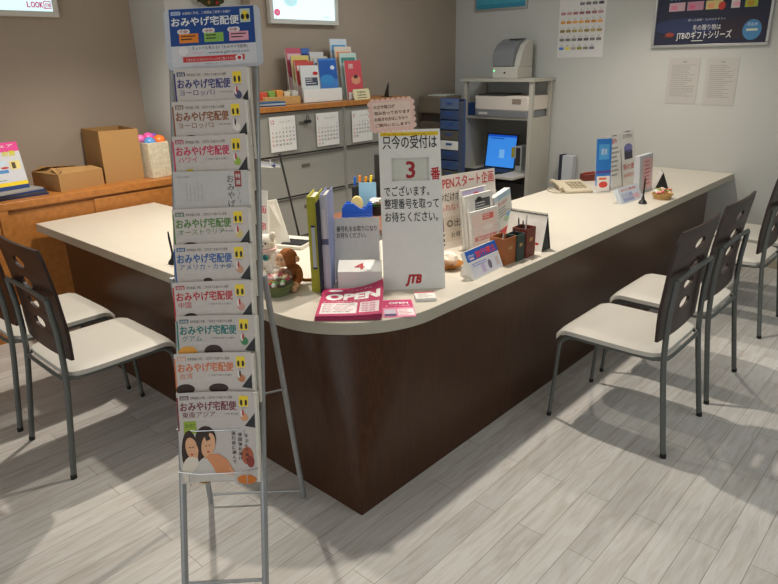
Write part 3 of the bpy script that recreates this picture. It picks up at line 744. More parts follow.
# --- pen on a stand at the left arm of the counter, seen past the rack
def pen_stand(px, label, h, lean=(0, 0)):
    p = onz(*px, HT); t = thing('pen_stand', label, 'pen stand', p)
    mb = MB(); mb.lathe([(.026, 0), (.027, .005), (.022, .016), (.012, .026), (.009, .038), (.006, .05)], MT['black'], 20); mb.build('base', t)
    mb = MB(); mb.tube([(0, 0, .045), (lean[0], lean[1], h*.8), (lean[0]*1.15, lean[1]*1.15, h)], [.0055, .0055, .003], MT['black'], 10); mb.build('pen', t)
pen_stand((174, 263.5), 'black pen stand on the left arm of the counter, peeping out beside the rack', .16, (-.006, -.004))
# --- laptop at the inner edge, screen turned away
t, o, yaw, w = standing('staff_laptop', 'beige laptop on the inner counter edge, its open lid seen from the side', 'laptop', (262, 247), (301, 250.5), HT)
mb = MB(); mb.box(-.02, w, 0, .20, .0, .018, MT['ivory']); mb.build('base', t, bevel=.003)
mb = MB(); mb.box(w*.45, w-.01, .02, .12, .0182, .023, MT['black'])
for i in range(4):
    for j in range(4): mb.box(w*.45+.005+.03*i, w*.45+.028+.03*i, .024+.024*j, .042+.024*j, .023, .026, ink(40, 40, 44))
mb.build('keyboard', t)
mb = MB(); mb.add([(w*.14, .0, .019), (w*.62, .05, .019), (w*.20, .10, .235), (w*.06, .05, .235), (w*.14, .012, .019), (w*.60, .062, .019), (w*.19, .112, .235), (w*.06, .062, .235)],
           [(0, 1, 2, 3), (7, 6, 5, 4), (0, 4, 5, 1), (1, 5, 6, 2), (2, 6, 7, 3), (3, 7, 4, 0)], MT['ivory']); mb.build('lid', t)
# --- upright paper sign next to the laptop
t, o, yaw, w = standing('table_sign', 'narrow white tabletop sign with red lettering behind the rack pole', 'sign', (257, 250), (268.5, 251.5), HT)
h = height_at(o, yaw, .1, 257, 190); mb = MB(); X = plane(lean=.1); mb.X = X; mb.box(0, w, 0, h, -.003, 0, MT['paper']); mb.X = Matrix(); s = Sheet(mb, X)
for k, ch in enumerate('画廊展'): s.text(ch, .15*w, h*(.64-.28*k), .042, ink(206, 60, 76), 1, w=.7*w, bold=.02)
mb.build('sign_face', t)
mb = MB(); mb.box(0, w, 0, .07, 0, .004, MT['white']); mb.build('sign_foot', t)
# --- black pole lamp with a chrome clamp
p = Vector((-1.22, .93, 0)); t = thing('clamp_stand', 'thin black pole with a chrome clamp standing on the floor behind the counter', 'stand', p)
q0 = Vector((0, 0, .01)); top = onpl(279.5, 154, p, Vector((.68, -.73, 0)))-p
mid = onpl(280.5, 166, p, Vector((.68, -.73, 0)))-p; lft = onpl(258, 164, p, Vector((.68, -.73, 0)))-p
mb = MB(); mb.tube([q0, top], .006, MT['black'], 10); mb.build('pole', t)
mb = MB(); mb.lathe([(.045, 0), (.045, .008), (.03, .012)], MT['black'], 20); mb.build('base', t)
mb = MB(); mb.tube([mid, mid+(lft-mid)*.45], .010, MT['wire'], 10); mb.tube([mid+(lft-mid)*.3, lft], .016, MT['wire'], 10); mb.tube([lft+Vector((0, 0, .02)), lft-Vector((0, 0, .02))], .012, MT['wire'], 10); mb.tube([mid+(lft-mid)*.45+Vector((0, 0, .03)), mid+(lft-mid)*.45-Vector((0, 0, .016))], .007, MT['wire'], 8); mb.build('clamp', t)['label'] = 'chrome clamp'
mb = MB(); k_ = mid+(lft-mid)*.32; mb.ell((k_.x, k_.y-.0, k_.z), (.018, .018, .010), NAVY); mb.build('knob', t)
# --- leaflet pile
A = onz(315, 321, HT); Bp = onz(382, 320, HT); C_ = onz(327, 291, HT)
yaw = math.atan2((Bp-A).y, (Bp-A).x); LW = (Bp-A).length; LD = .31
def leaflet(k, n, label, x=0, y=0, spin=0):
    z0 = HT+.0004+.0026*k
    t = thing('leaflet', label, 'leaflet', A+Vector((0, 0, z0-HT)), yaw+spin, 'leaflets in the magenta pile')
    t.location += Matrix.Rotation(yaw, 3, 'Z') @ Vector((x, y, 0))
    curl = .55+.45*k/n
    def warp(a, b, n_):
        u = max(0, (a/LW-.35)/.65); v = max(0, (b/LD-.1)/.9)
        return (a-.0*u, b, n_+curl*(.034*u*u*v*v+.008*u*u))
    mb = MB(); N = 8; V = []; F = []
    for n_ in (0, .0018):
        for j in range(N+1):
            for i in range(N+1): V.append(warp(LW*i/N, LD*j/N, n_))
    W = N+1; q = W*W
    for j in range(N):
        for i in range(N): a = j*W+i; F.append((q+a, q+a+1, q+a+W+1, q+a+W)); F.append((a, a+W, a+W+1, a+1))
    for i in range(N):
        F.append((i, i+1, q+i+1, q+i)); a = N*W+i; F.append((a, q+a, q+a+1, a+1)); a = i*W; F.append((a, q+a, q+a+W, a+W)); a = i*W+N; F.append((a, a+W, q+a+W, q+a))
    mb.add(V, F, ink(186, 36, 92) if k % 2 == 0 else ink(206, 90, 130))
    if k == n: leaflet_face(Sheet(mb, Matrix(), warp=lambda a, b, n_: warp(a, b, n_+.002), step=.0004), LW, LD)
    return mb.build('sheet', t)
def leaflet_face(s, w, h):
    s.ell(.22*w, .90*h, .12*w, .04*h, WHITE, 1); s.text('JTB', .22*w, .885*h, .03*h, MAG, 2, al='C', bold=.03)
    s.text('リニューアル', .40*w, .87*h, .06*h, ink(240, 190, 210), 1, w=.42*w, bold=.02)
    s.text('OPEN', .10*w, .56*h, .30*h, WHITE, 1, w=.84*w, bold=.07)
    s.rect(.05*w, .08*h, .56*w, .36*h, ink(236, 226, 228), 1); s.rect(.65*w, .10*h, .30*w, .34*h, ink(232, 214, 220), 1)
    s.text('オープン記念キャンペーン', .06*w, .47*h, .05*h, WHITE, 1, w=.7*w)
    for k in range(5): s.text('海外旅行・国内旅行ご相談', .08*w, .37*h-.06*h*k, .04*h, MAG if k % 2 else HAIR, 2, w=(.48-.05*(k % 3))*w)
    for k in range(4): s.text('特典', .68*w, .36*h-.075*h*k, .05*h, MAG, 2, w=.22*w)
    s.rect(.0, .0, w, .03*h, ink(150, 26, 80), 1)
n = 6
for k in range(n+1):
    lab = 'top magenta OPEN leaflet of the pile at the counter corner' if k == n else ('magenta leaflet underneath the top one in the curled pile')
    leaflet(k, n, lab, random.uniform(-.002, .002) if k < n else 0, random.uniform(-.002, .002) if k < n else 0, random.uniform(-.008, .008) if k < n else 0)
# single flyer and slip beside it
a = onz(383.5, 318, HT); b2 = onz(416.5, 316.5, HT); c2 = onz(414, 292.5, HT)
t = thing('flyer', 'single magenta and white flyer lying in front of the queue sign', 'flyer', a+Vector((0, 0, .0003)), math.atan2((b2-a).y, (b2-a).x))
mb = MB(); w = (b2-a).length; h = .185; mb.box(0, w, 0, h, 0, .0012, ink(226, 130, 166)); s = Sheet(mb, flat(0, 0, .0012))
s.rect(.02*w, .55*h, .96*w, .43*h, MAG, 1); s.text('OPEN', .25*w, .74*h, .15*h, WHITE, 2, w=.6*w, bold=.05); s.text('オープン記念', .1*w, .6*h, .1*h, ink(244, 200, 216), 2, w=.8*w)
s.rect(.05*w, .08*h, .36*w, .36*h, ink(206, 196, 214), 1); s.rect(.47*w, .08*h, .5*w, .36*h, ink(240, 230, 232), 1); s.rect(.05*w, .06*h, .36*w, .12*h, ink(80, 60, 110), 2); s.lines(.5*w, .36*h, .42*w, 4, .08*h, .025*h, MAG, 2)
mb.build('sheet', t)
a = onz(416, 302, HT); b2 = onz(436.5, 301, HT)
t = thing('memo_block', 'thin white slip block with a red band at the foot of the queue sign', 'memo block', a, math.atan2((b2-a).y, (b2-a).x))
mb = MB(); w = (b2-a).length; mb.box(0, w, 0, .075, 0, .014, MT['paper']); s = Sheet(mb, flat(0, 0, .014)); s.rect(0, .063, w, .012, ink(196, 70, 80), 1); s.lines(.01, .05, w-.02, 4, .012, .003, GREYT, 1)
mb.build('pad', t)

# ============================================== right hand group behind the queue sign
# hand lettered OPEN poster
t, o, yaw, w = standing('open_poster', 'white hand lettered poster with red OPEN leaning behind the leaflet holder', 'poster', (440, 251), (498, 237), HT)
h = height_at(o, yaw, .12, 442, 176); mb = MB(); X = plane(lean=.12); mb.X = X; mb.box(0, w, 0, h, -.003, 0, ink(236, 226, 218)); mb.X = Matrix(); s = Sheet(mb, X)
RI = ink(206, 60, 60)
s.text('OPENスタート企画', .02*w, .83*h, .17*h, RI, 1, w=.95*w, bold=.02); s.text('今だけポイント', .04*w, .66*h, .13*h, ink(60, 56, 60), 1, w=.6*w, bold=.01)
s.text('もれなく進呈!!', .05*w, .53*h, .10*h, RI, 1, w=.56*w)
s.rect(.10*w, .10*h, .5*w, .34*h, ink(226, 214, 200), 1); s.text('◎出発', .14*w, .30*h, .12*h, BLACK, 2, w=.36*w); s.text('お得です', .2*w, .15*h, .08*h, BLACK, 2, w=.30*w)
s.rect(.0*w, .06*h, .09*w, .38*h, ink(90, 40, 40), 1)
for k in range(3): s.rect(.0, (.08+.07*k)*h, .09*w, .03*h, WHITE, 2)
mb.build('poster_sheet', t)
mb = MB(); mb.wedge([(.0, 0), (.08, 0), (h*.12*.6, h*.6)], w*.4, w*.6, MT['paper']); mb.build('strut', t)
# leaflet holder, clear, three tiers
t, o, yaw, w = standing('leaflet_holder', 'clear acrylic holder of tiered red and white leaflets in front of the OPEN poster', 'holder', (469, 252), (497.5, 242.5), HT)
h = height_at(o, yaw, .12, 467, 194)
mb = MB(); X = plane(lean=.12); mb.X = X; mb.box(0, w, 0, h*1.02, -.045, -.042, MT['acrylic']); mb.box(0, .003, 0, h*.95, -.042, .022, MT['acrylic']); mb.box(w-.003, w, 0, h*.95, -.042, .022, MT['acrylic']); mb.box(0, w, 0, h*.40, .022, .025, MT['acrylic']); mb.box(0, w, 0, .003, -.045, .025, MT['acrylic'])
mb.build('acrylic_body', t)
def leaf_pack(t, yaw, o, x0, x1, y0, y1, n0, n1, lean, label, face, grp):
    M_ = Matrix.Translation(o) @ Matrix.Rotation(yaw, 4, 'Z')
    q = thing('leaflet_bundle', label, 'leaflets', mtx=M_, group=grp)
    mb = MB(); X = plane(lean=lean); mb.X = X; mb.box(x0, x1, y0, y1, n0, n1, MT['paper']); mb.X = Matrix()
    s = Sheet(mb, X @ Matrix.Translation((x0, y0, n1))); face(s, x1-x0, y1-y0); mb.build('bundle', q); return q
G1 = 'leaflets in the clear holder by the queue sign'
def f1(s, w, h): s.rect(.05*w, .9*h, .8*w, .08*h, ink(190, 180, 216), 1); s.rect(.30*w, .80*h, .6*w, .08*h, ink(70, 60, 64), 1); s.ell(.55*w, .90*h, .12*w, .03*h, RI, 2)
def f2(s, w, h): s.rect(.35*w, .60*h, .55*w, .30*h, ink(80, 80, 84), 1); s.lines(.38*w, .82*h, .5*w, 5, .05*h, .015*h, WHITE, 2); s.ell(.5*w, .9*h, .1*w, .04*h, BLACK, 2)
def f3(s, w, h):
    s.rect(.05*w, .02*h, .9*w, .9*h, ink(236, 214, 206), 1); s.rect(.42*w, .72*h, .4*w, .16*h, ink(222, 110, 100), 2); s.lines(.45*w, .83*h, .34*w, 2, .06*h, .02*h, WHITE, 3)
    s.ell(.6*w, .52*h, .18*w, .08*h, ink(244, 232, 226), 2); s.rect(.1*w, .20*h, .8*w, .12*h, ink(214, 84, 84), 2); s.text('旅行積立', .18*w, .225*h, .08*h, WHITE, 3, w=.6*w)
leaf_pack(t, yaw, o, .006, w-.02, .006, h*1.06, -.040, -.028, .12, 'rear purple topped leaflets in the clear holder', f1, G1)
leaf_pack(t, yaw, o, .006, w-.012, .006, h*.96, -.024, -.006, .12, 'middle white leaflets with black picture in the clear holder', f2, G1)
leaf_pack(t, yaw, o, .010, w-.004, .006, h*.68, .0, .018, .12, 'front pink and red leaflets in the clear holder', f3, G1)
# second pack, leaning a bit to the right
t, o, yaw, w = standing('leaflet_bundle', 'upright packet of pale blue topped leaflets right of the clear holder', 'leaflets', (499, 240.5), (514.5, 232.5), HT)
h = height_at(o, yaw, .1, 494, 198)
mb = MB(); X = plane(lean=.1, spin=.12); mb.X = X; mb.box(0, w, 0, h, -.035, 0, MT['paper']); mb.X = Matrix(); s = Sheet(mb, X)
s.rect(0, .88*h, w, .12*h, ink(176, 204, 226), 1); s.rect(0, .0, w, .20*h, ink(216, 66, 72), 1); s.text('海外旅行', .15*w, .74*h, .09*h, RI, 1, w=.6*w); s.lines(.15*w, .66*h, .7*w, 4, .06*h, .02*h, GREYT, 1); s.ell(.65*w, .38*h, .22*w, .07*h, ink(170, 200, 160), 1); s.ell(.75*w, .45*h, .15*w, .05*h, SKY, 2)
mb.build('bundle', t)
# price block calendar (blue / white flip box)
t, o, yaw, w = standing('display_block', 'leaning white display block with blue header at the counter edge', 'display', (474, 281), (503.5, 266.5), HT)
ln = .42; h = height_at(o, yaw, ln, 461.5, 253.5)
mb = MB(); X = plane(lean=ln); mb.X = X; mb.box(0, w, 0, h, -.022, 0, MT['paper']); mb.X = Matrix(); s = Sheet(mb, X)
s.rect(0, .62*h, w, .38*h, BLUE, 1); s.text('旅行積立', .28*w, .68*h, .25*h, ink(220, 70, 96), 3, w=.66*w, bold=.04); s.text('JTBの', .05*w, .76*h, .11*h, WHITE, 2, w=.2*w); s.rect(.08*w, .67*h, .14*w, .06*h, ink(240, 200, 210), 2)
s.rect(.04*w, .06*h, .92*w, .50*h, ink(214, 214, 226), 1); s.ell(.62*w, .3*h, .06*w, .16*h, ink(120, 110, 130), 2); s.rect(.34*w, .12*h, .12*w, .3*h, ink(196, 180, 214), 2); s.lines(.1*w, .5*h, .7*w, 2, .07*h, .02*h, BLUE, 2); s.rect(.82*w, .15*h, .1*w, .3*h, ink(200, 190, 190), 2)
mb.build('block', t, bevel=.001)
mb = MB(); mb.wedge([(.02, 0), (.09, 0), (h*math.sin(ln)*.8+.02, h*.7), (h*math.sin(ln)*.75+.02, h*.7)], .1*w, .9*w, MT['paper']); mb.build('back_prop', t)
# leather pen cups
def cup(bl, br, top, mat, label):
    t, o, yaw, w = standing('pen_cup', label, 'pen cup', bl, br, HT, 'leather pen cups in a row')
    h = height_at(o, yaw, 0, *top); tt = .004; d = w*.95
    for nm, bx in (('side', (0, w, 0, tt, 0, h)), ('side', (0, w, d-tt, d, 0, h)), ('side', (0, tt, tt, d-tt, 0, h)), ('side', (w-tt, w, tt, d-tt, 0, h)), ('bottom', (tt, w-tt, tt, d-tt, 0, tt))):
        mb = MB(); mb.box(*bx, mat); mb.build(nm, t, bevel=.001)
    mb = MB(); s = Sheet(mb, plane(0, -.0004, 0)); s.rect(.3*w, .55*h, .35*w, .12*h, ink(190, 150, 90), 1); mb.build('badge', t)
    return o, yaw, w, h
# three cups side by side along the counter edge
cupo = cup((504.5, 266), (515.5, 261.5), (501, 241), MT['leather_tan'], 'tan leather pen cup, nearest of the three in a row')
cup2 = cup((516.6, 262), (524, 258.8), (517, 236), MT['leather_green'], 'dark green leather pen cup between the tan and the oxblood ones')
cup3 = cup((525.8, 258.5), (534.5, 254.5), (525, 230.5), MT['leather_red'], 'oxblood leather pen cup, farthest of the three in a row')
def stick(c, x, y, h, col, r=.004, tilt=(.01, .01), name='pen', lab=''):
    o, yaw, w, hh = c
    m = MB(); R_ = Matrix.Rotation(yaw, 3, 'Z'); m.tube([Vector(o)+R_ @ Vector((x*w, y*w, .006)), Vector(o)+R_ @ Vector((x*w+tilt[0], y*w+tilt[1], h*.93)), Vector(o)+R_ @ Vector((x*w+tilt[0]*1.05, y*w+tilt[1]*1.05, h))], [r, r, r*.5], col, 8)
    tag(m.build(name), lab, 'pen')
stick(cup3, .3, .4, .175, BLACK, lab='black pen leaning left in the oxblood cup'); stick(cup3, .6, .5, .195, LGREY, tilt=(.015, .0), lab='silver pen, tallest in the oxblood cup'); stick(cup3, .5, .7, .185, ink(40, 40, 60), tilt=(-.005, .01), lab='dark blue pen at the back of the oxblood cup')
stick(cup2, .4, .5, .15, BLACK, lab='short black pen in the green cup'); stick(cupo, .6, .6, .13, LGREY, tilt=(.01, .0), lab='short silver pen in the tan cup'); stick(cupo, .3, .5, .125, BLACK, lab='short black pen in the tan cup')
# desk calendar with a ring binding, its leaf towards the left arm
o = Vector((-.275, 1.36, HT)); yaw = .0; w = .215
t = thing('desk_calendar', 'white desk calendar with black ring binding beyond the pen cups', 'calendar', o, yaw)
h = .185
mb = MB(); X = plane(lean=.25); mb.X = X; mb.box(0, w, 0, h, -.002, 0, MT['paper']); mb.X = Matrix(); s = Sheet(mb, X); s.lines(.1*w, .3*h, .7*w, 3, .07*h, .02*h, LGREY, 1); s.ell(.85*w, .2*h, .05*w, .03*h, RED, 1); mb.build('front_leaf', t)
mb = MB(); mb.add([(0, 2*h*math.sin(.25), 0), (w, 2*h*math.sin(.25), 0), (w, h*math.sin(.25)+.001, h*math.cos(.25)), (0, h*math.sin(.25)+.001, h*math.cos(.25)), (0, 2*h*math.sin(.25)-.003, 0), (w, 2*h*math.sin(.25)-.003, 0), (w, h*math.sin(.25)-.002, h*math.cos(.25)), (0, h*math.sin(.25)-.002, h*math.cos(.25))],
        [(0, 1, 2, 3), (7, 6, 5, 4), (0, 4, 5, 1), (1, 5, 6, 2), (2, 6, 7, 3), (3, 7, 4, 0)], MT['black']); mb.build('back_board', t)
mb = MB(); mb.wedge([(.004, .002), (h*math.sin(.25), h*math.cos(.25)-.002), (2*h*math.sin(.25)-.004, .002)], .004, w-.004, ink(46, 46, 46)); mb.build('inner_board', t)
mb = MB()
for k in range(16):
    c = (w*(k+.5)/16, h*math.sin(.25), h*math.cos(.25)); mb.tube([(c[0], c[1]+.008*math.cos(a), c[2]+.008*math.sin(a)) for a in [2*PI*i/8 for i in range(8)]], .0016, MT['black'], 5, closed=True)
mb.build('ring_binding', t)
# amber and white reflection, modelled as a dish with crumpled tissue
p = onz(450, 268, HT); t = thing('tissue_dish', 'amber and white reflection beside the queue sign, shaped as dish and tissue', 'dish', p, .3)
mb = MB(); mb.lathe([(.03, 0), (.06, .022), (.064, .026), (.058, .024), (.028, .005)], ink(166, 106, 30, .3), 16); mb.build('dish', t)
mb = MB(); V = []; R_ = random.Random(8)
mb.ell((0, 0, .045), (.042, .036, .034), ink(244, 230, 214), 9, 6); mb.v = [v+Vector((R_.uniform(-.007, .007), R_.uniform(-.007, .007), R_.uniform(-.008, .008))) for v in mb.v]; mb.build('tissue', t, angle=10)

# ================================================= far end of the right counter
p0 = onz(544, 194, HT); p1 = onz(580, 195, HT)
t = thing('desk_telephone', 'low beige desk telephone near the inner edge at the far end of the counter', 'telephone', onz(573, 190, HT), math.radians(48))
mb = MB(); mb.wedge([(-.10, 0), (.10, 0), (.10, .055), (-.10, .02)], -.10, .10, MT['beige']); mb.build('body', t, bevel=.006)
mb = MB(); mb.tube([(-.125, -.08, .03), (-.125, -.06, .045), (-.125, .06, .06), (-.125, .08, .05)], [.018, .012, .012, .018], MT['beige']); mb.build('handset', t)
mb = MB()
for i in range(4):
    for j in range(4): mb.box(-.04+.03*i, -.02+.03*i, -.06+.03*j, -.042+.03*j, .028+.0053*j, .036+.0053*j, ink(176, 164, 140))
mb.build('keypad', t)
mb = MB(); mb.tube([(-.125, -.09, .02), (-.17, -.08, .006), (-.19, -.0, .005), (-.16, .06, .005), (-.11, .08, .01)], .004, MT['beige'], 6); mb.build('cord', t)
t.scale = (1, 1.25, 1)
t = thing('pen_tray', 'small red brown tray behind the beige telephone', 'tray', onz(590, 180, HT), math.radians(50))
mb = MB(); mb.box(-.07, .05, -.04, .04, 0, .05, ink(120, 50, 36)); mb.build('tray_body', t, bevel=.004)
mb = MB(); mb.tube([(-.06, 0, .055), (.04, .01, .06)], .006, ink(170, 60, 40)); mb.build('pencil_rest', t)
# acrylic brochure holder with blue poster
t, o, yaw, w = standing('poster_holder', 'slim clear holder with a bright blue leaflet at the far end of the counter', 'holder', (595.5, 193), (610, 192), HT)
yaw0 = yaw; h = height_at(o, yaw, .1, 599, 139)
mb = MB(); X = plane(lean=.1); mb.X = X; mb.box(-.004, w+.004, 0, h+.01, -.010, -.007, MT['acrylic']); mb.X = Matrix(); mb.box(-.005, w+.005, -.04, .02, 0, .004, MT['acrylic']); mb.build('acrylic_case', t)
mb = MB(); mb.X = X; mb.box(0, w, .05, h, -.006, 0, ink(40, 120, 200)); mb.X = Matrix(); s = Sheet(mb, X)
s.rect(.15*w, .62*h, .7*w, .28*h, ink(80, 160, 220), 1); s.text('夏旅', .3*w, .72*h, .12*h, WHITE, 2, w=.4*w); s.rect(0, .36*h, w, .05*h, ink(90, 70, 150), 1); s.rect(.05*w, .03*h, .9*w, .28*h, ink(236, 226, 222), 1); s.ell(.5*w, .15*h, .3*w, .06*h, ink(214, 70, 60), 2); s.rect(.2*w, .24*h, .5*w, .04*h, ink(220, 110, 60), 2)
mb.build('leaflet', t)
def easel_card(bl, br, top, label, face, lean=.15, name='price_card'):
    t, o, yaw, w = standing(name, label, 'card', bl, br, HT)
    h = height_at(o, yaw, lean, *top); mb = MB(); X = plane(lean=lean); mb.X = X; mb.box(0, w, 0, h, -.003, 0, MT['paper']); mb.X = Matrix(); s = Sheet(mb, X); face(s, w, h); mb.build('card_face', t)
    mb = MB(); mb.wedge([(.004, 0), (h*math.sin(lean)*1.9, 0), (h*math.sin(lean)*.98, h*.97)], .3*w, .7*w, MT['black']); mb.build('easel', t); return t
def fa(s, w, h):
    s.text('海外', .12*w, .84*h, .10*h, RI, 1, w=.6*w, bold=.02); s.lines(.1*w, .74*h, .8*w, 7, .08*h, .03*h, ink(150, 146, 140), 1, 5); s.rect(0, 0, w, .06*h, LGREY, 1)
def fb(s, w, h):
    s.text('OPEN', .12*w, .86*h, .10*h, ink(110, 90, 100), 1, w=.7*w); s.ell(.5*w, .68*h, .32*w, .08*h, ink(120, 120, 180), 1); s.rect(.2*w, .48*h, .6*w, .16*h, ink(60, 56, 76), 1); s.text('秋の旅', .1*w, .30*h, .12*h, RI, 1, w=.8*w, bold=.02); s.text('好評発売中', .1*w, .16*h, .08*h, RI, 1, w=.8*w)
easel_card((611, 191), (622, 188), (610, 135), 'grey white easel card with red heading right of the blue leaflet', fa)
easel_card((623, 187), (636, 183), (622, 131), 'white easel card with a dark picture and red lettering, tallest at the far counter end', fb)
t, o, yaw, w = standing('leaflet_box', 'tilted box of folded blue white leaflets in front of the easel cards', 'leaflets', (623, 204.5), (643, 198), HT)
h = .11; mb = MB(); X = plane(lean=.5); mb.X = X; mb.box(0, w, 0, h, -.03, 0, ink(196, 204, 216)); mb.X = Matrix(); s = Sheet(mb, X); s.text('旅行情報', .1*w, .74*h, .16*h, RI, 1, w=.75*w); s.rect(.1*w, .1*h, .5*w, .5*h, ink(150, 160, 196), 1); s.rect(.6*w, .15*h, .3*w, .3*h, ink(206, 170, 180), 1); s.lines(.12*w, .52*h, .5*w, 3, .1*h, .03*h, WHITE, 2); mb.build('leaflets', t)
mb = MB(); mb.wedge([(0, 0), (.08, 0), (.05, .07)], -.002, w+.002, MT['acrylic']); mb.build('stand', t)
pen_stand((642.5, 203.5), 'black pen stand at the far end of the counter before the pink leaflets', .17)
t, o, yaw, w = standing('leaflet_bundle', 'upright grey and pink leaflet packet behind the far black pen stand', 'leaflets', (639, 194), (652, 189), HT)
h = height_at(o, yaw, .08, 638.5, 157); mb = MB(); X = plane(lean=.08); mb.X = X; mb.box(0, w, 0, h, -.04, 0, ink(196, 198, 204)); mb.X = Matrix(); s = Sheet(mb, X); s.rect(.2*w, .06*h, .76*w, .86*h, ink(222, 184, 184), 1); s.lines(.35*w, .8*h, .5*w, 7, .1*h, .03*h, RI, 2, 4); mb.build('bundle', t)
# small tent calendar seen edge on
t = thing('tent_calendar', 'small black sided tent calendar beside the sweets dish at the far end', 'calendar', onz(660, 189, HT), math.radians(118))
mb = MB(); mb.wedge([(-.05, 0), (.05, 0), (.0, .13)], -.07, .07, MT['black']); mb.build('frame', t)
mb = MB(); s = Sheet(mb, plane(-.07, -.0505, 0, math.atan2(.05, .13))); s.rect(0, .0, .14, .137, MT['paper'], 1); s.lines(.01, .1, .11, 4, .02, .006, GREYT, 2); mb.build('leaf', t)
mb = MB(); s = Sheet(mb, Matrix.Rotation(PI, 4, 'Z') @ plane(-.07, -.0505, 0, math.atan2(.05, .13))); s.rect(0, .0, .14, .137, MT['paper'], 1); mb.build('leaf', t)
sweets((662, 198.5), 'low straw basket of pink and orange wrapped sweets at the far counter end', .070, .062, 30, MT['wicker'], [ink(232, 150, 130), ink(244, 214, 160), ink(226, 100, 110), ink(130, 160, 80), ink(240, 236, 226)], 'wrapped sweet in the straw basket at the far end')

# ======================================================== behind the counter
# staff desk with tape dispenser and pen pots
DZ = .72
desk = thing('staff_desk', 'low brown staff desk just behind the reception counter', 'desk')
mb = MB(); mb.box(-1.52, -.9, 1.2, 2.25, DZ-.03, DZ, ink(128, 80, 56)); mb.build('desktop', desk)
for x in (-1.50, -.94):
    for y in (1.22, 2.21):
        mb = MB(); mb.box(x, x+.03, y, y+.03, 0, DZ-.03, MT['steel']); mb.build('leg', desk)
o = onz(358, 217, DZ+.0)
o = onz(357.5, 219, DZ)
t = thing('tape_dispenser', 'bright blue tape dispenser with a yellow roll behind the ticket stand', 'tape dispenser', o, math.radians(42))
mb = MB(); mb.wedge([(-.035, 0), (.035, 0), (.035, .03), (-.035, .03)], -.10, .10, MT['blue_plastic']); mb.prism([(0, 0)], 0, 0, MT['blue_plastic']) if False else None
X = Matrix(((1, 0, 0, 0), (0, 0, 1, 0), (0, 1, 0, 0), (0, 0, 0, 1)))
for y0, y1 in ((-.035, -.022), (.022, .035)):
    mb.X = X; mb.prism([(-.10, .03), (.10, .03), (.10, .075), (.08, .082), (.05, .055), (.02, .06), (-.02, .085), (-.07, .085), (-.098, .06)], y0, y1, MT['blue_plastic']); mb.X = Matrix()
mb.build('body', t, bevel=.002)
mb = MB(); mb.X = Matrix.Translation((.0, 0, .075)) @ Matrix.Rotation(PI/2, 4, 'X'); mb.lathe([(.022, -.018), (.04, -.018), (.04, .018), (.022, .018)], ink(214, 196, 130), 24); mb.build('tape_roll', t); t.scale = (.92, 1, 1.22)
t = thing('pen_pot', 'black pot of orange and yellow pens with a pale blue card behind the tape dispenser', 'pen pot', onz(364, 211, DZ), .7)
mb = MB(); mb.box(-.06, .06, -.04, .04, 0, .13, MT['black']); mb.build('pot', t, bevel=.003)
for k, (x, c) in enumerate(((-.045, BLUE), (-.02, ORANGE), (.01, ink(232, 150, 30)), (.035, YEL))):
    mb = MB(); mb.tube([(x, .0, .1), (x+.004*k, -.005, .17+.006*(k % 2))], .007, c, 8); mb.build('pen', t)
mb = MB(); mb.box(-.02, .075, -.05, -.047, .0, .15, ink(132, 178, 208)); mb.build('card', t)['label'] = 'pale blue card'; t.scale = (1.15, 1.15, 1.3)
t = thing('flower_pot', 'small dark pot of white artificial flowers beside the queue sign', 'flowers', onz(376.5, 215, DZ), 0)
mb = MB(); mb.lathe([(.03, 0), (.04, .06), (.036, .06), (.028, .01)], MT['black'], 16); mb.build('pot', t)
R_ = random.Random(2)
for k in range(9):
    a = 2*PI*k/9; q = .024 if k else 0
    mb = MB(); c = (q*math.cos(a), q*math.sin(a), .09+R_.uniform(-.012, .014))
    for g in range(5): mb.ell((c[0]+.009*math.cos(2*PI*g/5), c[1]+.009*math.sin(2*PI*g/5), c[2]), (.009, .009, .005), ink(236, 234, 228), 8, 5)
    mb.ell(c, .005, YEL, 6, 5); mb.tube([(c[0]*.4, c[1]*.4, .03), c], .0015, GREEN, 5); mb.build('flower', t)
t = thing('office_monitor', 'black desktop monitor mostly hidden behind the queue sign', 'monitor', onz(375.5, 206, DZ)+Matrix.Rotation(math.radians(42), 3, 'Z') @ Vector((.17, 0, 0)), math.radians(42))
mb = MB(); mb.box(-.17, .17, -.015, .02, .06, .34, MT['black']); mb.build('screen', t, bevel=.004)
mb = MB(); mb.box(-.03, .03, 0, .03, .01, .15, MT['black']); mb.build('neck', t)
mb = MB(); mb.lathe([(.09, 0), (.09, .01), (.04, .016)], MT['black'], 20); mb.build('foot', t)

# filing cabinets along the office wall
FX = -2.40; FT = 1.295
def filing(y0, y1, label):
    t = thing('filing_cabinet', label, 'cabinet', (XO, y0, 0), 0, 'grey steel filing cabinets')
    d = FX-XO; w = y1-y0
    mb = MB(); mb.box(.003, d-.02, .0125, w-.0125, 0, FT-.002, MT['grey_line']); mb.box(.002, d, 0, .012, 0, FT, MT['grey_cab']); mb.box(.002, d, w-.012, w, 0, FT, MT['grey_cab']); mb.build('carcass', t)
    for k, (z0, z1) in enumerate(((.02, .332), (.345, .655), (.668, .972), (.985, 1.29))):
        mb = MB(); mb.box(d-.02, d, .014, w-.014, z0, z1, MT['grey_cab']); dr = mb.build('drawer', t, bevel=.002)
        mb = MB(); mb.box(d, d+.004, .40, .48, z1-.10, z1-.075, ink(96, 90, 80)); mb.build('label_holder', dr)
        mb = MB(); mb.box(d, d+.008, .014, w-.014, z1-.012, z1, MT['grey_line']); mb.build('pull_strip', dr)
    return t
filing(1.42, 2.285, 'grey filing cabinet nearer the brochure rack, with two calendars on it'); filing(2.29, 3.09, 'grey filing cabinet nearer the copier, behind the scalloped note')
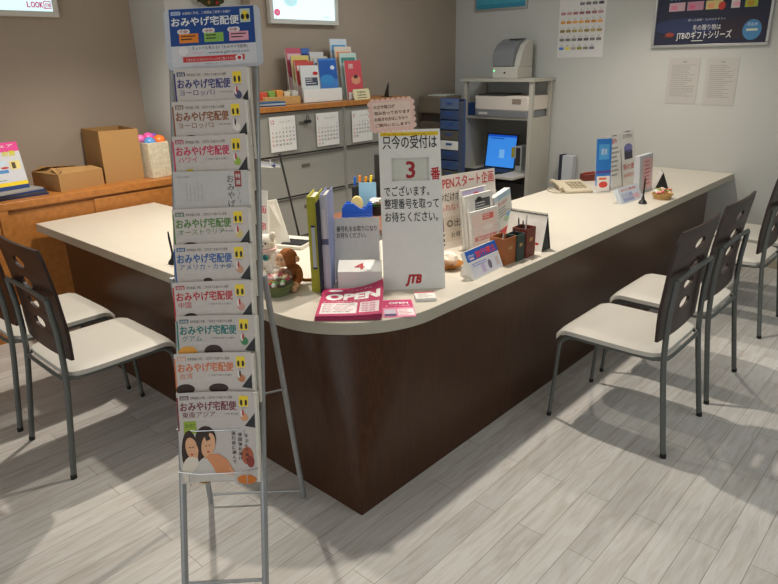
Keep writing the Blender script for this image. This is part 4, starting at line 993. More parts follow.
mb = MB(); mb.box(XO+.002, FX+.012, 1.40, 3.10, FT+.002, FT+.04, MT['orange_wood']); tag(mb.build('cabinet_top', bevel=.003), 'long wooden top board lying over the grey filing cabinets', 'worktop')
TZ = FT+.04
def side_sheet(name, label, cat, yc, z0, w, h, group=None, x=FX+.002):   # sheet hanging on a front that faces the counter
    m = Matrix.Translation((x, yc-w/2, z0)) @ Matrix.Rotation(PI/2, 4, 'Z')
    return thing(name, label, cat, mtx=m, group=group)
def month(t, w, h, title, first, days):
    mb = MB(); X = plane(); mb.X = X; mb.box(0, w, 0, h, -.001, 0, MT['paper']); mb.X = Matrix(); s = Sheet(mb, X)
    s.text(title, .06*w, .80*h, .15*h, ink(200, 70, 84), 1, bold=.03); s.text('カレンダー', .38*w, .82*h, .06*h, GREYT, 1, w=.5*w)
    for d in range(1, days+1):
        c = (first+d-1) % 7; r = (first+d-1)//7
        s.text(str(d), (.1+.135*c)*w, (.63-.115*r)*h, .085*h, ink(210, 70, 80) if c == 0 or (title == '12' and d == 23) else (ink(90, 110, 170) if c == 6 else ink(60, 56, 54)), 1, al='C', bold=.02)
    mb.build('calendar_sheet', t)
G2 = 'month sheets on the filing cabinets'
for yc, z0, w, h, ti, f_, dd, lab in ((1.655, 1.015, .24, .25, '12', 3, 31, 'December month sheet on the filing cabinet, closest to the brochure rack'), (2.10, 1.012, .235, .25, '1', 6, 31, 'January month sheet, middle of the three on the filing cabinets'), (2.485, 1.005, .235, .25, '2', 2, 28, 'February month sheet, partly hidden behind the scalloped note')):
    month(side_sheet('month_calendar', lab, 'calendar', yc, z0, w, h, G2, FX+.011), w, h, ti, f_, dd)
t = side_sheet('paper_clip', 'black bulldog clip on the filing cabinet between two month sheets', 'clip', 1.89, 1.20, .05, .06, None, FX+.012)
mb = MB(); X = plane(); mb.X = X; mb.box(0, .055, 0, .022, 0, .014, MT['black']); mb.build('jaw', t); mb = MB(); mb.X = X; mb.tube([(.018, .02, .006), (.018, .05, .006), (.028, .058, .006), (.038, .05, .006), (.038, .02, .006)], .003, MT['black'], 6); mb.build('handle', t)

# things on the filing cabinet top, measured at its level
def tiered_holder(bl, br, label, rows, pocket, hue, back_h):
    a = onx(*bl, hue); b = onx(*br, hue); a.z = TZ; yaw = PI/2; w = b.y-a.y
    t = thing('brochure_holder', label, 'holder', a, yaw, 'tiered brochure holders on the filing cabinets')
    for k, hk in enumerate(pocket):
        mb = MB(); mb.box(0, w, .048*k, .048*k+.003, 0, hk, MT['white'] if k == 0 else MT['acrylic']); mb.build('pocket', t)
    mb = MB(); mb.box(0, w, 0, .048*len(pocket), 0, .004, MT['white']); mb.build('base', t)
    for sx in (0, w-.003):
        mb = MB(); mb.wedge([(0, 0), (.048*len(pocket), 0), (.048*len(pocket), back_h), (0, pocket[0])], sx, sx+.003, MT['acrylic']); mb.build('side', t)
    M_ = Matrix.Translation(a) @ Matrix.Rotation(yaw, 4, 'Z')
    for (x0, x1, row, top, bgc, lab, deco) in rows:
        q = thing('pamphlet', lab, 'pamphlet', mtx=M_ @ Matrix.Translation((x0*w, .048*row+.016, .006)), group='pamphlets in the tiered holders')
        mb = MB(); ww = (x1-x0)*w; X = plane(lean=.10); mb.X = X; mb.box(0, ww, 0, top, -.012, 0, MT['page']); mb.X = Matrix(); s = Sheet(mb, X); s.rect(0, 0, ww, top, ink(*bgc), 1); deco(s, ww, top); mb.build('booklet', q)
def band(c, t=.12, extra=None):
    def f(s, w, h):
        s.rect(.08*w, h*(.9-t), .84*w, h*t, ink(*c), 2)
        if extra: extra(s, w, h)
    return f
def seal(s, w, h): s.rect(.2*w, .45*h, .7*w, .22*h, ink(60, 70, 90), 2); s.ell(.8*w, .78*h, .15*w, .05*h, RED, 2); s.lines(.22*w, .62*h, .6*w, 3, .06*h, .02*h, WHITE, 3)
def sea(s, w, h): s.rect(0, .5*h, w, .45*h, ink(36, 92, 176), 2); s.ell(.75*w, .78*h, .12*w, .05*h, ink(210, 226, 244), 3); s.ell(.4*w, .5*h, .4*w, .12*h, ink(60, 140, 206), 3)
def red_(s, w, h): s.ell(.6*w, .5*h, .28*w, .12*h, ink(220, 150, 120), 2); s.ell(.6*w, .58*h, .14*w, .05*h, ink(90, 60, 50), 3); s.text('旅', .2*w, .8*h, .14*h, WHITE, 3, w=.3*w)
tiered_holder((304.5, 103.5), (342.5, 100.5), 'white tiered holder packed with colourful pamphlets, left on the filing cabinets', [
    (.02, .42, 3, .40, (196, 90, 110), 'magenta pamphlet at the back left of the left holder', band((226, 190, 200))), (.40, .62, 3, .40, (70, 110, 180), 'blue pamphlet at the back centre of the left holder', band((30, 60, 130))), (.58, .98, 3, .37, (216, 212, 214), 'white pamphlet at the back right of the left holder', band((150, 150, 170))),
    (.04, .48, 2, .345, (222, 200, 120), 'yellow pamphlet in the third row of the left holder', band((200, 70, 50))), (.52, .97, 2, .335, (214, 206, 190), 'cream pamphlet in the third row of the left holder', band((120, 120, 120))),
    (.02, .48, 1, .30, (206, 84, 80), 'red pamphlet in the second row of the left holder', band((236, 226, 220))), (.50, .98, 1, .32, (200, 206, 214), 'pale grey pamphlet above the blue sea one in the left holder', band((90, 110, 150))),
    (.03, .48, 0, .27, (220, 222, 222), 'white pamphlet with a dark stamp at the front of the left holder', seal), (.50, .97, 0, .32, (70, 130, 200), 'deep blue sea pamphlet at the front of the left holder', sea)],
    [.10, .13, .16, .19], -2.50, .22)
tiered_holder((349.5, 98.5), (365.5, 97), 'narrow tiered holder of four overlapping pamphlets, right on the filing cabinets', [
    (.0, 1.0, 3, .47, (206, 216, 224), 'pale blue pamphlet at the back of the right holder', band((70, 150, 210))), (.0, 1.0, 2, .41, (222, 206, 190), 'orange headed pamphlet in the third row of the right holder', band((230, 140, 70))),
    (.0, 1.0, 1, .36, (190, 210, 204), 'green headed pamphlet in the second row of the right holder', band((70, 140, 130))), (.0, 1.0, 0, .30, (206, 80, 90), 'red pamphlet at the front of the right holder', red_)],
    [.06, .14, .2, .26], -2.47, .28)
# little cream shop card
a = onx(354.5, 99.5, -2.43); b = onx(370.5, 98, -2.43); a.z = b.z = TZ; d = b-a
t = thing('shop_card', 'small cream rounded card propped before the red pamphlet', 'card', a, math.atan2(d.y, d.x)); w = d.length; h = .085
mb = MB(); X = plane(lean=.2); mb.X = X; Pp = []; r = .015
for cx, cy, a0 in ((w-r, r, -PI/2), (w-r, h-r, 0), (r, h-r, PI/2), (r, r, PI)): Pp += [(cx+r*math.cos(a0+PI/2*k/5), cy+r*math.sin(a0+PI/2*k/5)) for k in range(6)]
mb.prism(Pp, -.004, 0, ink(228, 218, 176)); mb.X = Matrix(); s = Sheet(mb, X); s.text('NEW', .5*w, .62*h, .24*h, HAIR, 1, al='C', bold=.03, w=.5*w); s.text('NEW', .5*w, .34*h, .24*h, HAIR, 1, al='C', bold=.03, w=.5*w); s.rect(.2*w, .15*h, .6*w, .06*h, HAIR, 1); mb.build('card_face', t)
mb = MB(); mb.wedge([(.006, 0), (.045, 0), (.02, .06)], w*.3, w*.7, MT['white']); mb.build('prop', t)
t = thing('book_end', 'black triangular bookend at the right end of the wooden top', 'bookend', Vector((-2.52, 2.93, TZ)), math.radians(60))
mb = MB(); mb.wedge([(-.06, 0), (.06, 0), (.06, .01), (-.02, .09), (-.06, .12)], -.003, .003, MT['black']); mb.box(-.04, .04, -.06, .06, 0, .003, MT['black']); mb.build('plate', t)
# straw basket with paper packets
a = onz(263, 103.5, TZ); t = thing('straw_basket', 'shallow straw basket of colourful packets at the left end of the wooden top', 'basket', Vector((-2.60, 1.80, TZ)), math.radians(78))
mb = MB(); w, d_, h = .15, .08, .06
mb.box(-w, w, -d_, -d_+.006, 0, h, MT['wicker']); mb.box(-w, w, d_-.006, d_, 0, h, MT['wicker']); mb.box(-w, -w+.006, -d_, d_, 0, h, MT['wicker']); mb.box(w-.006, w, -d_, d_, 0, h, MT['wicker']); mb.box(-w, w, -d_, d_, 0, .006, MT['wicker']); mb.build('basket_body', t, bevel=.003)
for k, (c, nm) in enumerate((((206, 80, 60), 'red'), ((130, 170, 80), 'green'), ((226, 150, 70), 'orange'), ((226, 210, 180), 'cream'), ((200, 196, 190), 'grey white'))):
    m = MB(); m.X = t.matrix_world @ Matrix.Translation((-.12+.057*k, 0, .008)) @ Matrix.Rotation(.1*(k-2), 4, 'Y'); m.box(-.024, .024, -.05, .05, 0, .085+.006*(k % 3), ink(*c)); tag(m.build('packet', bevel=.004), nm+' packet sticking up from the straw basket', 'packet', 'packets in the straw basket')
t = thing('booklet_stack', 'flat stack of dark blue booklets before the straw basket', 'booklets', Vector((-2.475, 1.62, TZ)), math.radians(75))
for k in range(3):
    mb = MB(); mb.X = Matrix.Rotation(.05*(k-1), 4, 'Z'); mb.box(-.10, .10, -.06, .06, .011*k, .011*k+.010, (ink(40, 70, 110), ink(170, 180, 190), ink(50, 90, 130))[k]); mb.build('booklet', t)

# copier and drawer tower
q = ony(419.5, 93, 3.62); q2 = ony(445, 92, 3.62)
t = thing('office_copier', 'taupe office copier in the corner beyond the filing cabinets', 'copier', (q.x, 3.62, 0))
w = min(q2.x-q.x, -2.46-q.x); h = q.z-.03
mb = MB(); mb.box(0, w, 0, .33, 0, h*.82, MT['taupe']); mb.build('body', t, bevel=.01)
mb = MB(); mb.box(-.005, w+.005, -.01, .33, h*.88, h, ink(118, 106, 92)); mb.build('lid', t, bevel=.012)
mb = MB(); mb.box(.01, w-.01, .03, .31, h*.82, h*.88, ink(70, 62, 56)); mb.build('paper_slot', t)
mb = MB(); mb.box(w*.45, w*.8, -.004, .002, h*.62, h*.76, ink(58, 54, 52)); mb.build('front_recess', t)
for k in range(2):
    mb = MB(); mb.box(.02, w-.02, -.012, 0, h*(.1+.24*k), h*(.30+.24*k), ink(112, 100, 88)); mb.build('paper_drawer', t, bevel=.003)
mb = MB(); mb.X = Matrix.Translation((q.x+w*.55, 3.78, h+.001)) @ Matrix.Rotation(.2, 4, 'Z'); mb.box(-.10, .10, -.09, .09, 0, .012, ink(190, 196, 186)); tag(mb.build('paper_stack'), 'loose papers lying on the taupe copier', 'papers')
yT = 3.52; q = ony(440, 99, yT); q2 = ony(459.5, 98, yT); w = q2.x-q.x; h = q.z
t = thing('drawer_tower', 'tower of translucent blue drawers in white frames left of the printer shelf', 'drawers', (q.x, yT, 0))
mb = MB(); mb.box(0, .008, 0, .07, 0, h, ink(70, 78, 96)); mb.box(w-.008, w, 0, .07, 0, h, ink(70, 78, 96)); mb.box(0, w, .10, .07, 0, h, ink(60, 84, 130)); mb.box(0, w, 0, .07, h-.012, h, ink(70, 110, 190)); mb.build('casing', t)
nd = 14; dz = h/nd
for k in range(nd):
    z0 = k*dz; c = [ink(58, 76, 116), ink(96, 112, 142), ink(96, 92, 84), ink(66, 88, 130)][k % 4]
    if k == nd-5: c = MT['white']
    mb = MB(); mb.box(.009, w-.009, -.004, .058, z0+.004, z0+dz-.006, c); d_ = mb.build('drawer', t, bevel=.003)
    mb = MB(); mb.box(w*.35, w*.65, -.009, -.004, z0+dz*.5, z0+dz*.7, ink(50, 84, 150)); mb.build('pull', d_)

# printer shelf against the back wall
SX1 = ony(553.5, 79, YB-.01).x; SY = onx(533, 80, SX1).y; SX0 = ony(464, 78, SY).x; ST = ony(533, 78.5, SY).z; BZ = ony(500, 117, SY).z; TRZ = .60
shelf = thing('printer_shelf', 'pale grey upright equipment shelf against the white back wall', 'shelf')
g = ink(188, 184, 174)
mb = MB(); mb.box(SX0-.03, SX1+.02, SY-.02, YB-.004, ST-.03, ST, g); mb.build('top_board', shelf, bevel=.003)
for x in (SX0, SX1-.035):
    mb = MB(); mb.box(x, x+.035, SY, SY+.04, 0, ST-.03, g); mb.build('post', shelf, bevel=.002)
    mb = MB(); mb.box(x, x+.035, YB-.05, YB-.01, 0, ST-.03, g); mb.build('post', shelf, bevel=.002)
mb = MB(); mb.box(SX0+.035, SX1-.035, SY, YB-.01, BZ-.022, BZ, g); mb.build('shelf_board', shelf)
mb = MB(); mb.box(SX1-.033, SX1-.002, SY+.04, YB-.05, 0, BZ, g); mb.build('side_panel', shelf)
mb = MB(); mb.box(SX0+.002, SX0+.033, SY+.04, YB-.05, 0, BZ, g); mb.build('side_panel', shelf)
mb = MB(); mb.box(SX0+.035, SX1-.035, YB-.02, YB-.01, 0, BZ-.022, ink(150, 146, 138)); mb.build('back_panel', shelf)
mb = MB(); mb.box(SX0+.036, SX1-.036, SY-.22, YB-.05, TRZ-.025, TRZ, ink(196, 192, 184)); mb.build('pull_out_tray', shelf, bevel=.003)
mb = MB(); mb.box(SX0+.036, SX1-.036, SY+.01, SY+.05, .0, TRZ-.10, ink(46, 44, 44)); mb.build('lower_front', shelf)
# ticket printer on top
a = ony(494, 77, SY+.06); b = ony(517, 77.5, SY+.06); w = .27
t = thing('label_printer', 'grey and white ticket printer on top of the printer shelf', 'printer', (a.x, SY+.03, ST))
hh = height_at((a.x, SY+.03, ST), 0, 0, 495, 40)
mb = MB(); mb.box(0, w, 0, .26, 0, .10, MT['ivory']); mb.build('base', t, bevel=.006)
mb = MB(); mb.wedge([(.03, .10), (.26, .10), (.26, hh), (.20, hh), (.12, hh*.86), (.06, hh*.6)], .16*w, .99*w, MT['ivory']); mb.build('housing', t, bevel=.006)
mb = MB(); mb.wedge([(-.006, .102), (.10, .102), (.25, hh+.004), (.17, hh+.006), (.07, hh*.90), (.012, hh*.74), (-.006, hh*.62)], .0, .8*w, MT['mid_grey']); c_ = mb.build('cover', t, bevel=.008); c_['label'] = 'mid grey front cover'
mb = MB(); mb.X = Matrix.Translation((.3*w, .14, hh+.004)); mb.box(0, .5*w, 0, .07, 0, .004, MT['black']); mb.build('paper_slot', t)
mb = MB(); mb.X = plane(0, -.0008, 0); mb.lathe([(.008, 0), (.008, .006)], MT['black'], 12, (.5*w, .05, 0)); mb.build('button', t)
mb = MB(); mb.X = plane(0, -.0008, 0); mb.box(.04*w, .09*w, .06, .075, 0, .002, ink(120, 240, 160, .4, 1.2)); mb.build('status_lamp', t)['label'] = 'lit green status lamp'
# office printer on the shelf board
a = ony(477.5, 114, SY+.02); w = ony(527, 114, SY+.02).x-a.x
t = thing('office_printer', 'cream office printer on the middle board of the printer shelf', 'printer', (a.x, SY-.02, BZ+.0005))
mb = MB(); mb.box(0, w+.02, 0, .34, 0, .06, MT['mid_grey']); mb.build('base', t, bevel=.006)
mb = MB(); mb.box(-.005, w+.03, -.0, .36, .06, .19, ink(222, 212, 202)); mb.build('body', t, bevel=.010)
mb = MB(); mb.box(.03, w*.62, .0, .27, .1905, .205, ink(60, 58, 58)); mb.build('top_tray', t)
mb = MB(); mb.box(w*.75, w*.92, -.003, .002, .12, .165, ink(150, 132, 122)); mb.build('control_panel', t)
mb = MB(); mb.X = plane(.04, -.0008, .02); mb.box(0, .10, 0, .022, 0, .001, LGREY); mb.build('badge', t)
mb = MB(); mb.tube([(w*.86, .2, .2), (w*.86, .24, .26), (w*.85, .28, .30)], .004, MT['black'], 6); mb.build('cable', t)
mb = MB(); mb.box(SX0+.04, a.x-.02, SY+.02, YB-.1, BZ+.0005, BZ+.12, ink(30, 60, 110)); tag(mb.build('storage_box', bevel=.004), 'dark blue box beside the cream printer on the shelf', 'box')
# laptop and keyboard on the tray
LY = SY+.12; a = ony(485, 164, LY); b = ony(513, 167, LY); w = b.x-a.x
t = thing('shelf_laptop', 'open laptop with a bright blue screen on the printer shelf tray', 'laptop', (a.x, LY, TRZ))
ht = height_at((a.x, LY, TRZ+.012), 0, .15, 488, 133)
mb = MB(); mb.box(-.01, w+.01, -.22, .0, 0.0005, .012, MT['black'])
for i in range(11):
    for j in range(4): mb.box(.01+(w-.02)*i/11, .01+(w-.02)*(i+.8)/11, -.19+.035*j, -.165+.035*j, .012, .015, ink(52, 52, 56))
mb.build('base', t)
mb = MB(); X = plane(0, .004, .012, .15); mb.X = X; mb.box(-.012, w+.012, 0, ht, -.008, 0, MT['black']); mb.build('lid', t)
mb = MB(); s = Sheet(mb, X); sc_ = ink(56, 132, 220, .4, .75); s.rect(.0, .012, w, ht-.022, sc_, 1); s.rect(.0, ht-.03, w, .02, ink(24, 80, 190, .4, .7), 2); s.rect(.08*w, ht-.05, .5*w, .012, ink(30, 90, 180, .4, .6), 2); s.rect(.45*w, .3*ht, .18*w, .25*ht, ink(110, 170, 226, .4, .7), 2); mb.build('screen', t)['label'] = 'lit blue screen'
k0 = onz(454, 171, .60); k1 = onz(500, 174.5, .60)
t = thing('computer_keyboard', 'black keyboard in front of the blue screened laptop on the tray', 'keyboard', Vector((SX0+.045, SY-.21, TRZ+.0005)), 0)
w = .46; mb = MB(); mb.box(0, w, 0, .14, 0, .016, MT['black'])
for i in range(14):
    for j in range(4): mb.box(.012+(w-.024)*i/14, .012+(w-.024)*(i+.82)/14, .012+.03*j, .036+.03*j, .016, .021, ink(46, 46, 50))
mb.build('keys', t)
mb = MB(); x_ = ony(511.5, 150, SY+.14).x; mb.X = Matrix.Translation((x_, SY+.14, TRZ+.0005)); mb.box(0, .03, 0, .2, 0, .22, ink(206, 190, 50)); tag(mb.build('file_folder'), 'yellow file upright to the right of the laptop', 'file', 'files beside the laptop')
mb = MB(); mb.X = Matrix.Translation((x_+.034, SY+.14, TRZ+.0005)); mb.box(0, .08, 0, .2, 0, .235, ink(206, 206, 204)); mb.box(.018, .066, -.002, 0, .05, .22, ink(70, 66, 66)); tag(mb.build('file_folder'), 'white and black file box at the right end of the laptop tray', 'file', 'files beside the laptop')
# grey binder standing by the shelf, behind the counter
a = ony(557.5, 186, 4.2); b = ony(570.5, 186, 4.2); tp = ony(557, 155, 4.2)
t = thing('ring_binder', 'tall pale grey binder with a dark edge standing by the printer shelf', 'binder', (a.x, 4.2, 0))
w = b.x-a.x; mb = MB(); mb.box(.03, w, 0, .08, 0, tp.z, ink(196, 198, 204)); mb.build('cover', t, bevel=.003); mb = MB(); mb.box(0, .03, -.004, .08, 0, tp.z+.006, ink(40, 44, 60)); mb.build('edge', t)

# ================================================================ back wall
def back_sheet(name, label, cat, bl, br, top, depth=.0, group=None):
    a = ony(*bl, YB); b = ony(*br, YB); a.z = ony((bl[0]+br[0])/2, top, YB).z
    return thing(name, label, cat, (a.x, YB-.002-depth, b.z), 0, group), b.x-a.x, a.z-b.z
t, w, h = back_sheet('wall_calendar', 'large picture calendar hanging on the white back wall above the counter', 'calendar', (557, 56), (602.5, 57), -8)
mb = MB(); X = plane(); mb.X = X; mb.box(0, w, 0, h, -.001, .001, ink(216, 214, 212)); mb.X = Matrix(); s = Sheet(mb, X, step=.001)
cols = [(90, 90, 96), (206, 140, 60), (150, 110, 60), (120, 100, 90), (60, 110, 180), (200, 180, 60), (170, 80, 60)]
R_ = random.Random(6); d = 1
for r in range(6):
    for c in range(7):
        if r == 0 and c < 3: continue
        if r == 5 and c > 5: continue
        x = (.04+.133*c)*w; y = h*(.80-.135*r)
        cc = [cols[0], (170, 120, 120), cols[1], (160, 140, 80), (110, 106, 104), (90, 130, 170)][r]
        if r == 5: cc = [(60, 110, 180), (210, 190, 50), (150, 140, 130), (150, 150, 60), (120, 110, 100), (90, 90, 110)][c % 6]
        j = R_.randint(-26, 26); s.rect(x, y, .105*w, .042*h, ink(*[max(20, min(235, v+j)) for v in cc]), 2)
        s.text(str(d), x+.03*w, y+.055*h, .035*h, ink(170, 80, 80) if c == 0 else ink(70, 68, 66), 2); d += 1
mb.build('calendar_sheet', t)
# framed gift poster
t, w, h = back_sheet('framed_poster', 'dark blue gift series poster in a silver frame on the back wall', 'poster', (651.5, 48), (768.5, 45), -26)
mb = MB(); X = plane(); f = .022; mb.X = X
for a in ((0, w, 0, f), (0, w, h-f, h), (0, f, f, h-f), (w-f, w, f, h-f)): mb.box(a[0], a[1], a[2], a[3], 0, .022, MT['alu'])
mb.build('frame', t, bevel=.004)['label'] = 'silver snap frame'
mb = MB(); s = Sheet(mb, X @ Matrix.Translation((0, 0, .008)), step=.0006)
s.rect(f, f, w-2*f, h-2*f, ink(24, 28, 56), 0); s.ell(.3*w, .30*h, .3*w, .12*h, ink(34, 48, 88), 1); s.ell(.75*w, .25*h, .2*w, .16*h, ink(40, 28, 44), 1)
for k, (x, c) in enumerate(((.13, (206, 170, 180)), (.29, (196, 140, 160)), (.45, (214, 196, 130)), (.66, (214, 206, 206)), (.77, (160, 176, 60)))):
    s.rect(x*w, .52*h, (.14 if k < 3 else .07 if k == 3 else .10)*w, .12*h, ink(*c), 2); s.text('ギフト', x*w, .67*h, .035*h, SKY, 2, w=.1*w)
    s.rect((x+.02)*w, .54*h, .05*w, .06*h, ink(min(255, c[0]+20), c[1]-40, c[2]-20), 3)
    s.rect((x+.0)*w, .78*h, .10*w, .12*h, ink(c[0]-60, c[1]-60, c[2]-40), 2)
s.ell(.585*w, .56*h, .03*w, .055*h, ink(200, 60, 50), 3)
s.text('冬の贈り物は', .36*w, .245*h, .085*h, ink(230, 228, 230), 3, w=.24*w); s.text('JTBのギフトシリーズ', .225*w, .125*h, .12*h, ink(232, 230, 232), 3, w=.47*w, bold=.01)
s.text('選べる体験・カタログギフト', .31*w, .37*h, .035*h, LGREY, 3, w=.32*w); s.rect(.36*w, .085*h, .1*w, .012*h, LGREY, 3)
s.ell(.855*w, .215*h, .075*w, .14*h, ink(70, 130, 180), 3); s.rect(.81*w, .20*h, .09*w, .03*h, ink(206, 214, 190), 4); s.text('商品券', .855*w, .27*h, .05*h, ink(190, 214, 230), 4, w=.08*w, al='C')
s.ell(.16*w, .19*h, .04*w, .03*h, ink(150, 60, 40), 3); s.ell(.15*w, .16*h, .06*w, .02*h, ink(70, 40, 40), 2)
mb.build('print', t)
for tl, br, lab, sd in (((664.5, 103), (695, 104), 'left of two printed white notices below the framed poster', 2), ((701.5, 104.5), (733, 105.5), 'right of two printed white notices below the framed poster', 3)):
    t, w, h = back_sheet('notice_sheet', lab, 'notice', tl, br, 58, .0, 'printed notices on the back wall')
    mb = MB(); mb.X = plane(); mb.box(0, w, 0, h, -.0005, .0008, ink(186, 182, 178)); mb.X = Matrix(); s = Sheet(mb, plane(), step=.0012)
    s.text('ご案内', .5*w, .90*h, .045*h, ink(90, 88, 88), 1, w=.16*w, al='C'); s.lines(.12*w, .84*h, .78*w, 17, .042*h, .009*h, ink(128, 124, 122), 1, sd); mb.build('sheet', t)
# turquoise framed picture, mostly above the view
t, w, h = back_sheet('framed_print', 'turquoise print in a thin grey frame above the printer shelf', 'picture', (475.5, 10), (528, 8), -40)
mb = MB(); mb.X = plane(); f = .018
for a in ((0, w, 0, f), (0, w, h-f, h), (0, f, f, h-f), (w-f, w, f, h-f)): mb.box(a[0], a[1], a[2], a[3], 0, .02, MT['alu'])
mb.build('frame', t); mb = MB(); s = Sheet(mb, plane() @ Matrix.Translation((0, 0, .006))); s.rect(f, f, w-2*f, h-2*f, ink(70, 160, 186), 0); s.rect(f, f, w-2*f, .04, ink(50, 140, 170), 1); s.text('海外旅行', .2*w, .25*h, .05, WHITE, 1, w=.6*w); mb.build('print', t)

# ========================================================== lightboxes on the left
def lightbox(x, tl_u, br, ztop, y0, y1, z0, label, face, d=.05):
    m = Matrix.Translation((x+.0, y0, z0)) @ Matrix.Rotation(PI/2, 4, 'Z')
    t = thing('lightbox_sign', label, 'lightbox', mtx=m); w = y1-y0; h = ztop-z0; f = .035
    mb = MB(); mb.X = plane()
    for a in ((0, w, 0, f), (0, w, h-f, h), (0, f, f, h-f), (w-f, w, f, h-f)): mb.box(a[0], a[1], a[2], a[3], .002, d, ink(206, 204, 198))
    mb.box(0, w, 0, h, .001, .012, ink(190, 190, 186)); mb.build('casing', t, bevel=.003)
    mb = MB(); s = Sheet(mb, plane() @ Matrix.Translation((0, 0, d-.01)), step=.0008); face(s, w, h, f); mb.build('lit_panel', t)
LB = ink(210, 242, 250, .4, .85)
def fc1(s, w, h, f):
    s.rect(f, f, w-2*f, h-2*f, LB, 0); s.ell(.30*w, f+.14, .07, .05, ink(184, 226, 236, .4, .55), 1); s.rect(.3*w, f+.16, .5*w, .05, ink(190, 226, 246, .4, .6), 1)
    s.ell(f+.04, f+.045, .03, .025, ink(220, 80, 130, .4, .5), 2); s.text('JTB', f+.04, f+.036, .022, WHITE, 3, al='C', bold=.03); s.text('旅行相談', .78*w, f+.02, .014, ink(150, 170, 180), 2)
q = onx(339, 25.5, XO+.05)
lightbox(XO, None, None, 2.45, onx(271, 23.5, XO+.05).y, q.y, q.z, 'lit pale cyan lightbox on the brown wall above the filing cabinets', fc1)
def fc2(s, w, h, f):
    s.rect(f, f, w-2*f, h-2*f, LB, 0); C = ink(196, 44, 100, .4, .4); s.text('L', w-f-.158, f+.022, .05, C, 2, bold=.04); s.text('OOK', w-f-.133, f+.022, .05, C, 2, w=.075, bold=.035)
    s.rect(w-f-.054, f+.016, .048, .048, C, 2); s.rect(w-f-.049, f+.021, .038, .038, LB, 3); s.text('JTB', w-f-.03, f+.028, .03, C, 4, w=.032, al='C', bold=.04)
    s.text('海外へ行くなら', w-f-.16, f+.078, .024, ink(60, 90, 120, .4, .2), 2, w=.15)
    for k in range(3): s.poly([(w-.42+.06*k, f+.16), (w-.41+.06*k, f+.16), (w-.38+.06*k, f+.07), (w-.39+.06*k, f+.07)], ink(40, 60, 60), 2)
q = onx(60, 17.5, XL+.05)
lightbox(XL, None, None, 2.45, -.55, q.y, q.z, 'lit white lightbox at the upper left with magenta lettering', fc2)
# wreath hanging on the pier
t = thing('wreath', 'dark evergreen wreath with red berries hanging on the white pier', 'wreath', (XP+.03, onx(208, 3, XP).y, onx(208, 3, XP).z+.105), 0)
mb = MB(); R_ = random.Random(5)
mb.tube([(0, .11*math.cos(2*PI*k/24), .11*math.sin(2*PI*k/24)) for k in range(24)], .026, MT['pine'], 8, closed=True); mb.v = [v+Vector((R_.uniform(0, .008), R_.uniform(-.012, .012), R_.uniform(-.012, .012))) for v in mb.v]
for k in range(260):
    a = R_.uniform(0, 2*PI); r = .11+R_.uniform(-.03, .03); p = Vector((R_.uniform(0, .03), r*math.cos(a), r*math.sin(a))); q = p+Vector((R_.uniform(0, .02), R_.uniform(-.03, .03), R_.uniform(-.03, .03))); mb.tube([p, q], [.003, .0008], MT['pine'], 4)
mb.build('needles', t)
for k in range(10):
    a = 2*PI*k/10; mb = MB(); mb.ell((.032, .11*math.cos(a), .11*math.sin(a)), .011, (RED, ink(150, 110, 60))[k % 2], 8, 6); mb.build('berry', t)

# ====================================================== wooden cabinet, left
WZ = .865; WX = -2.85
cab = thing('wooden_cabinet', 'low orange wood cabinet with sliding doors along the left wall', 'cabinet', (XL, -1.6, 0))
cw = YP-.002+1.6; cd = WX-XL; ow = MT['orange_wood']
mb = MB(); mb.box(.002, cd, 0, cw, WZ-.045, WZ, ow); mb.build('top', cab, bevel=.003)
mb = MB(); mb.box(.002, cd-.03, 0, cw, 0, WZ-.046, ow); mb.box(cd-.03, cd, 0, .05, 0, WZ-.046, ow); mb.box(cd-.03, cd, cw-.03, cw, 0, WZ-.046, ow); mb.box(cd-.03, cd, 1.42, 1.47, 0, WZ-.046, ow); mb.box(cd-.03, cd, .05, cw-.03, 0, .06, ow); mb.build('carcass', cab)
for y0, y1, dx in ((.05, .74, .012), (.72, 1.42, .02), (1.47, 2.05, .012), (2.0, cw-.03, .022)):
    mb = MB(); mb.box(cd-.0299, cd-.03+dx, y0, y1, .062, WZ-.062, ow); dr = mb.build('door', cab, bevel=.002)
    mb = MB(); mb.X = Matrix.Translation((cd-.03+dx, y0+.08, .5)) @ Matrix.Rotation(PI/2, 4, 'Y'); mb.lathe([(.02, 0), (.02, .002), (.012, .002)], ink(120, 78, 40), 16); mb.build('finger_pull', dr)
# open top carton
def carton(p, yaw, w, d, h, label, flaps, name='cardboard_box'):
    t = thing(name, label, 'box', p, yaw, 'cardboard boxes on the wooden cabinet'); tt = .004
    c = MT['cardboard']
    for bx in ((0, w, 0, tt, 0, h), (0, w, d-tt, d, 0, h), (0, tt, tt, d-tt, 0, h), (w-tt, w, tt, d-tt, 0, h)):
        mb = MB(); mb.box(*bx, c); mb.build('side', t)
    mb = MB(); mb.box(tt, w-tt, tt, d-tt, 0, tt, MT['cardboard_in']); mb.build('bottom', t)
    for P in flaps:
        mb = MB(); n = len(P); V = [Vector(q) for q in P]; nn = (V[1]-V[0]).cross(V[2]-V[0]).normalized()*.003
        mb.add([tuple(q) for q in V]+[tuple(q+nn) for q in V], [tuple(range(n))[::-1], tuple(range(n, 2*n))]+[(i, (i+1) % n, n+(i+1) % n, n+i) for i in range(n)], c); mb.build('flap', t)
    return t
a = Vector((-2.945, .235, WZ)); b = Vector((-3.0, .55, WZ)); d = b-a; w = d.length
h1 = onpl(63, 175, a, Vector((1, 0, 0))).z-WZ
D1 = .31
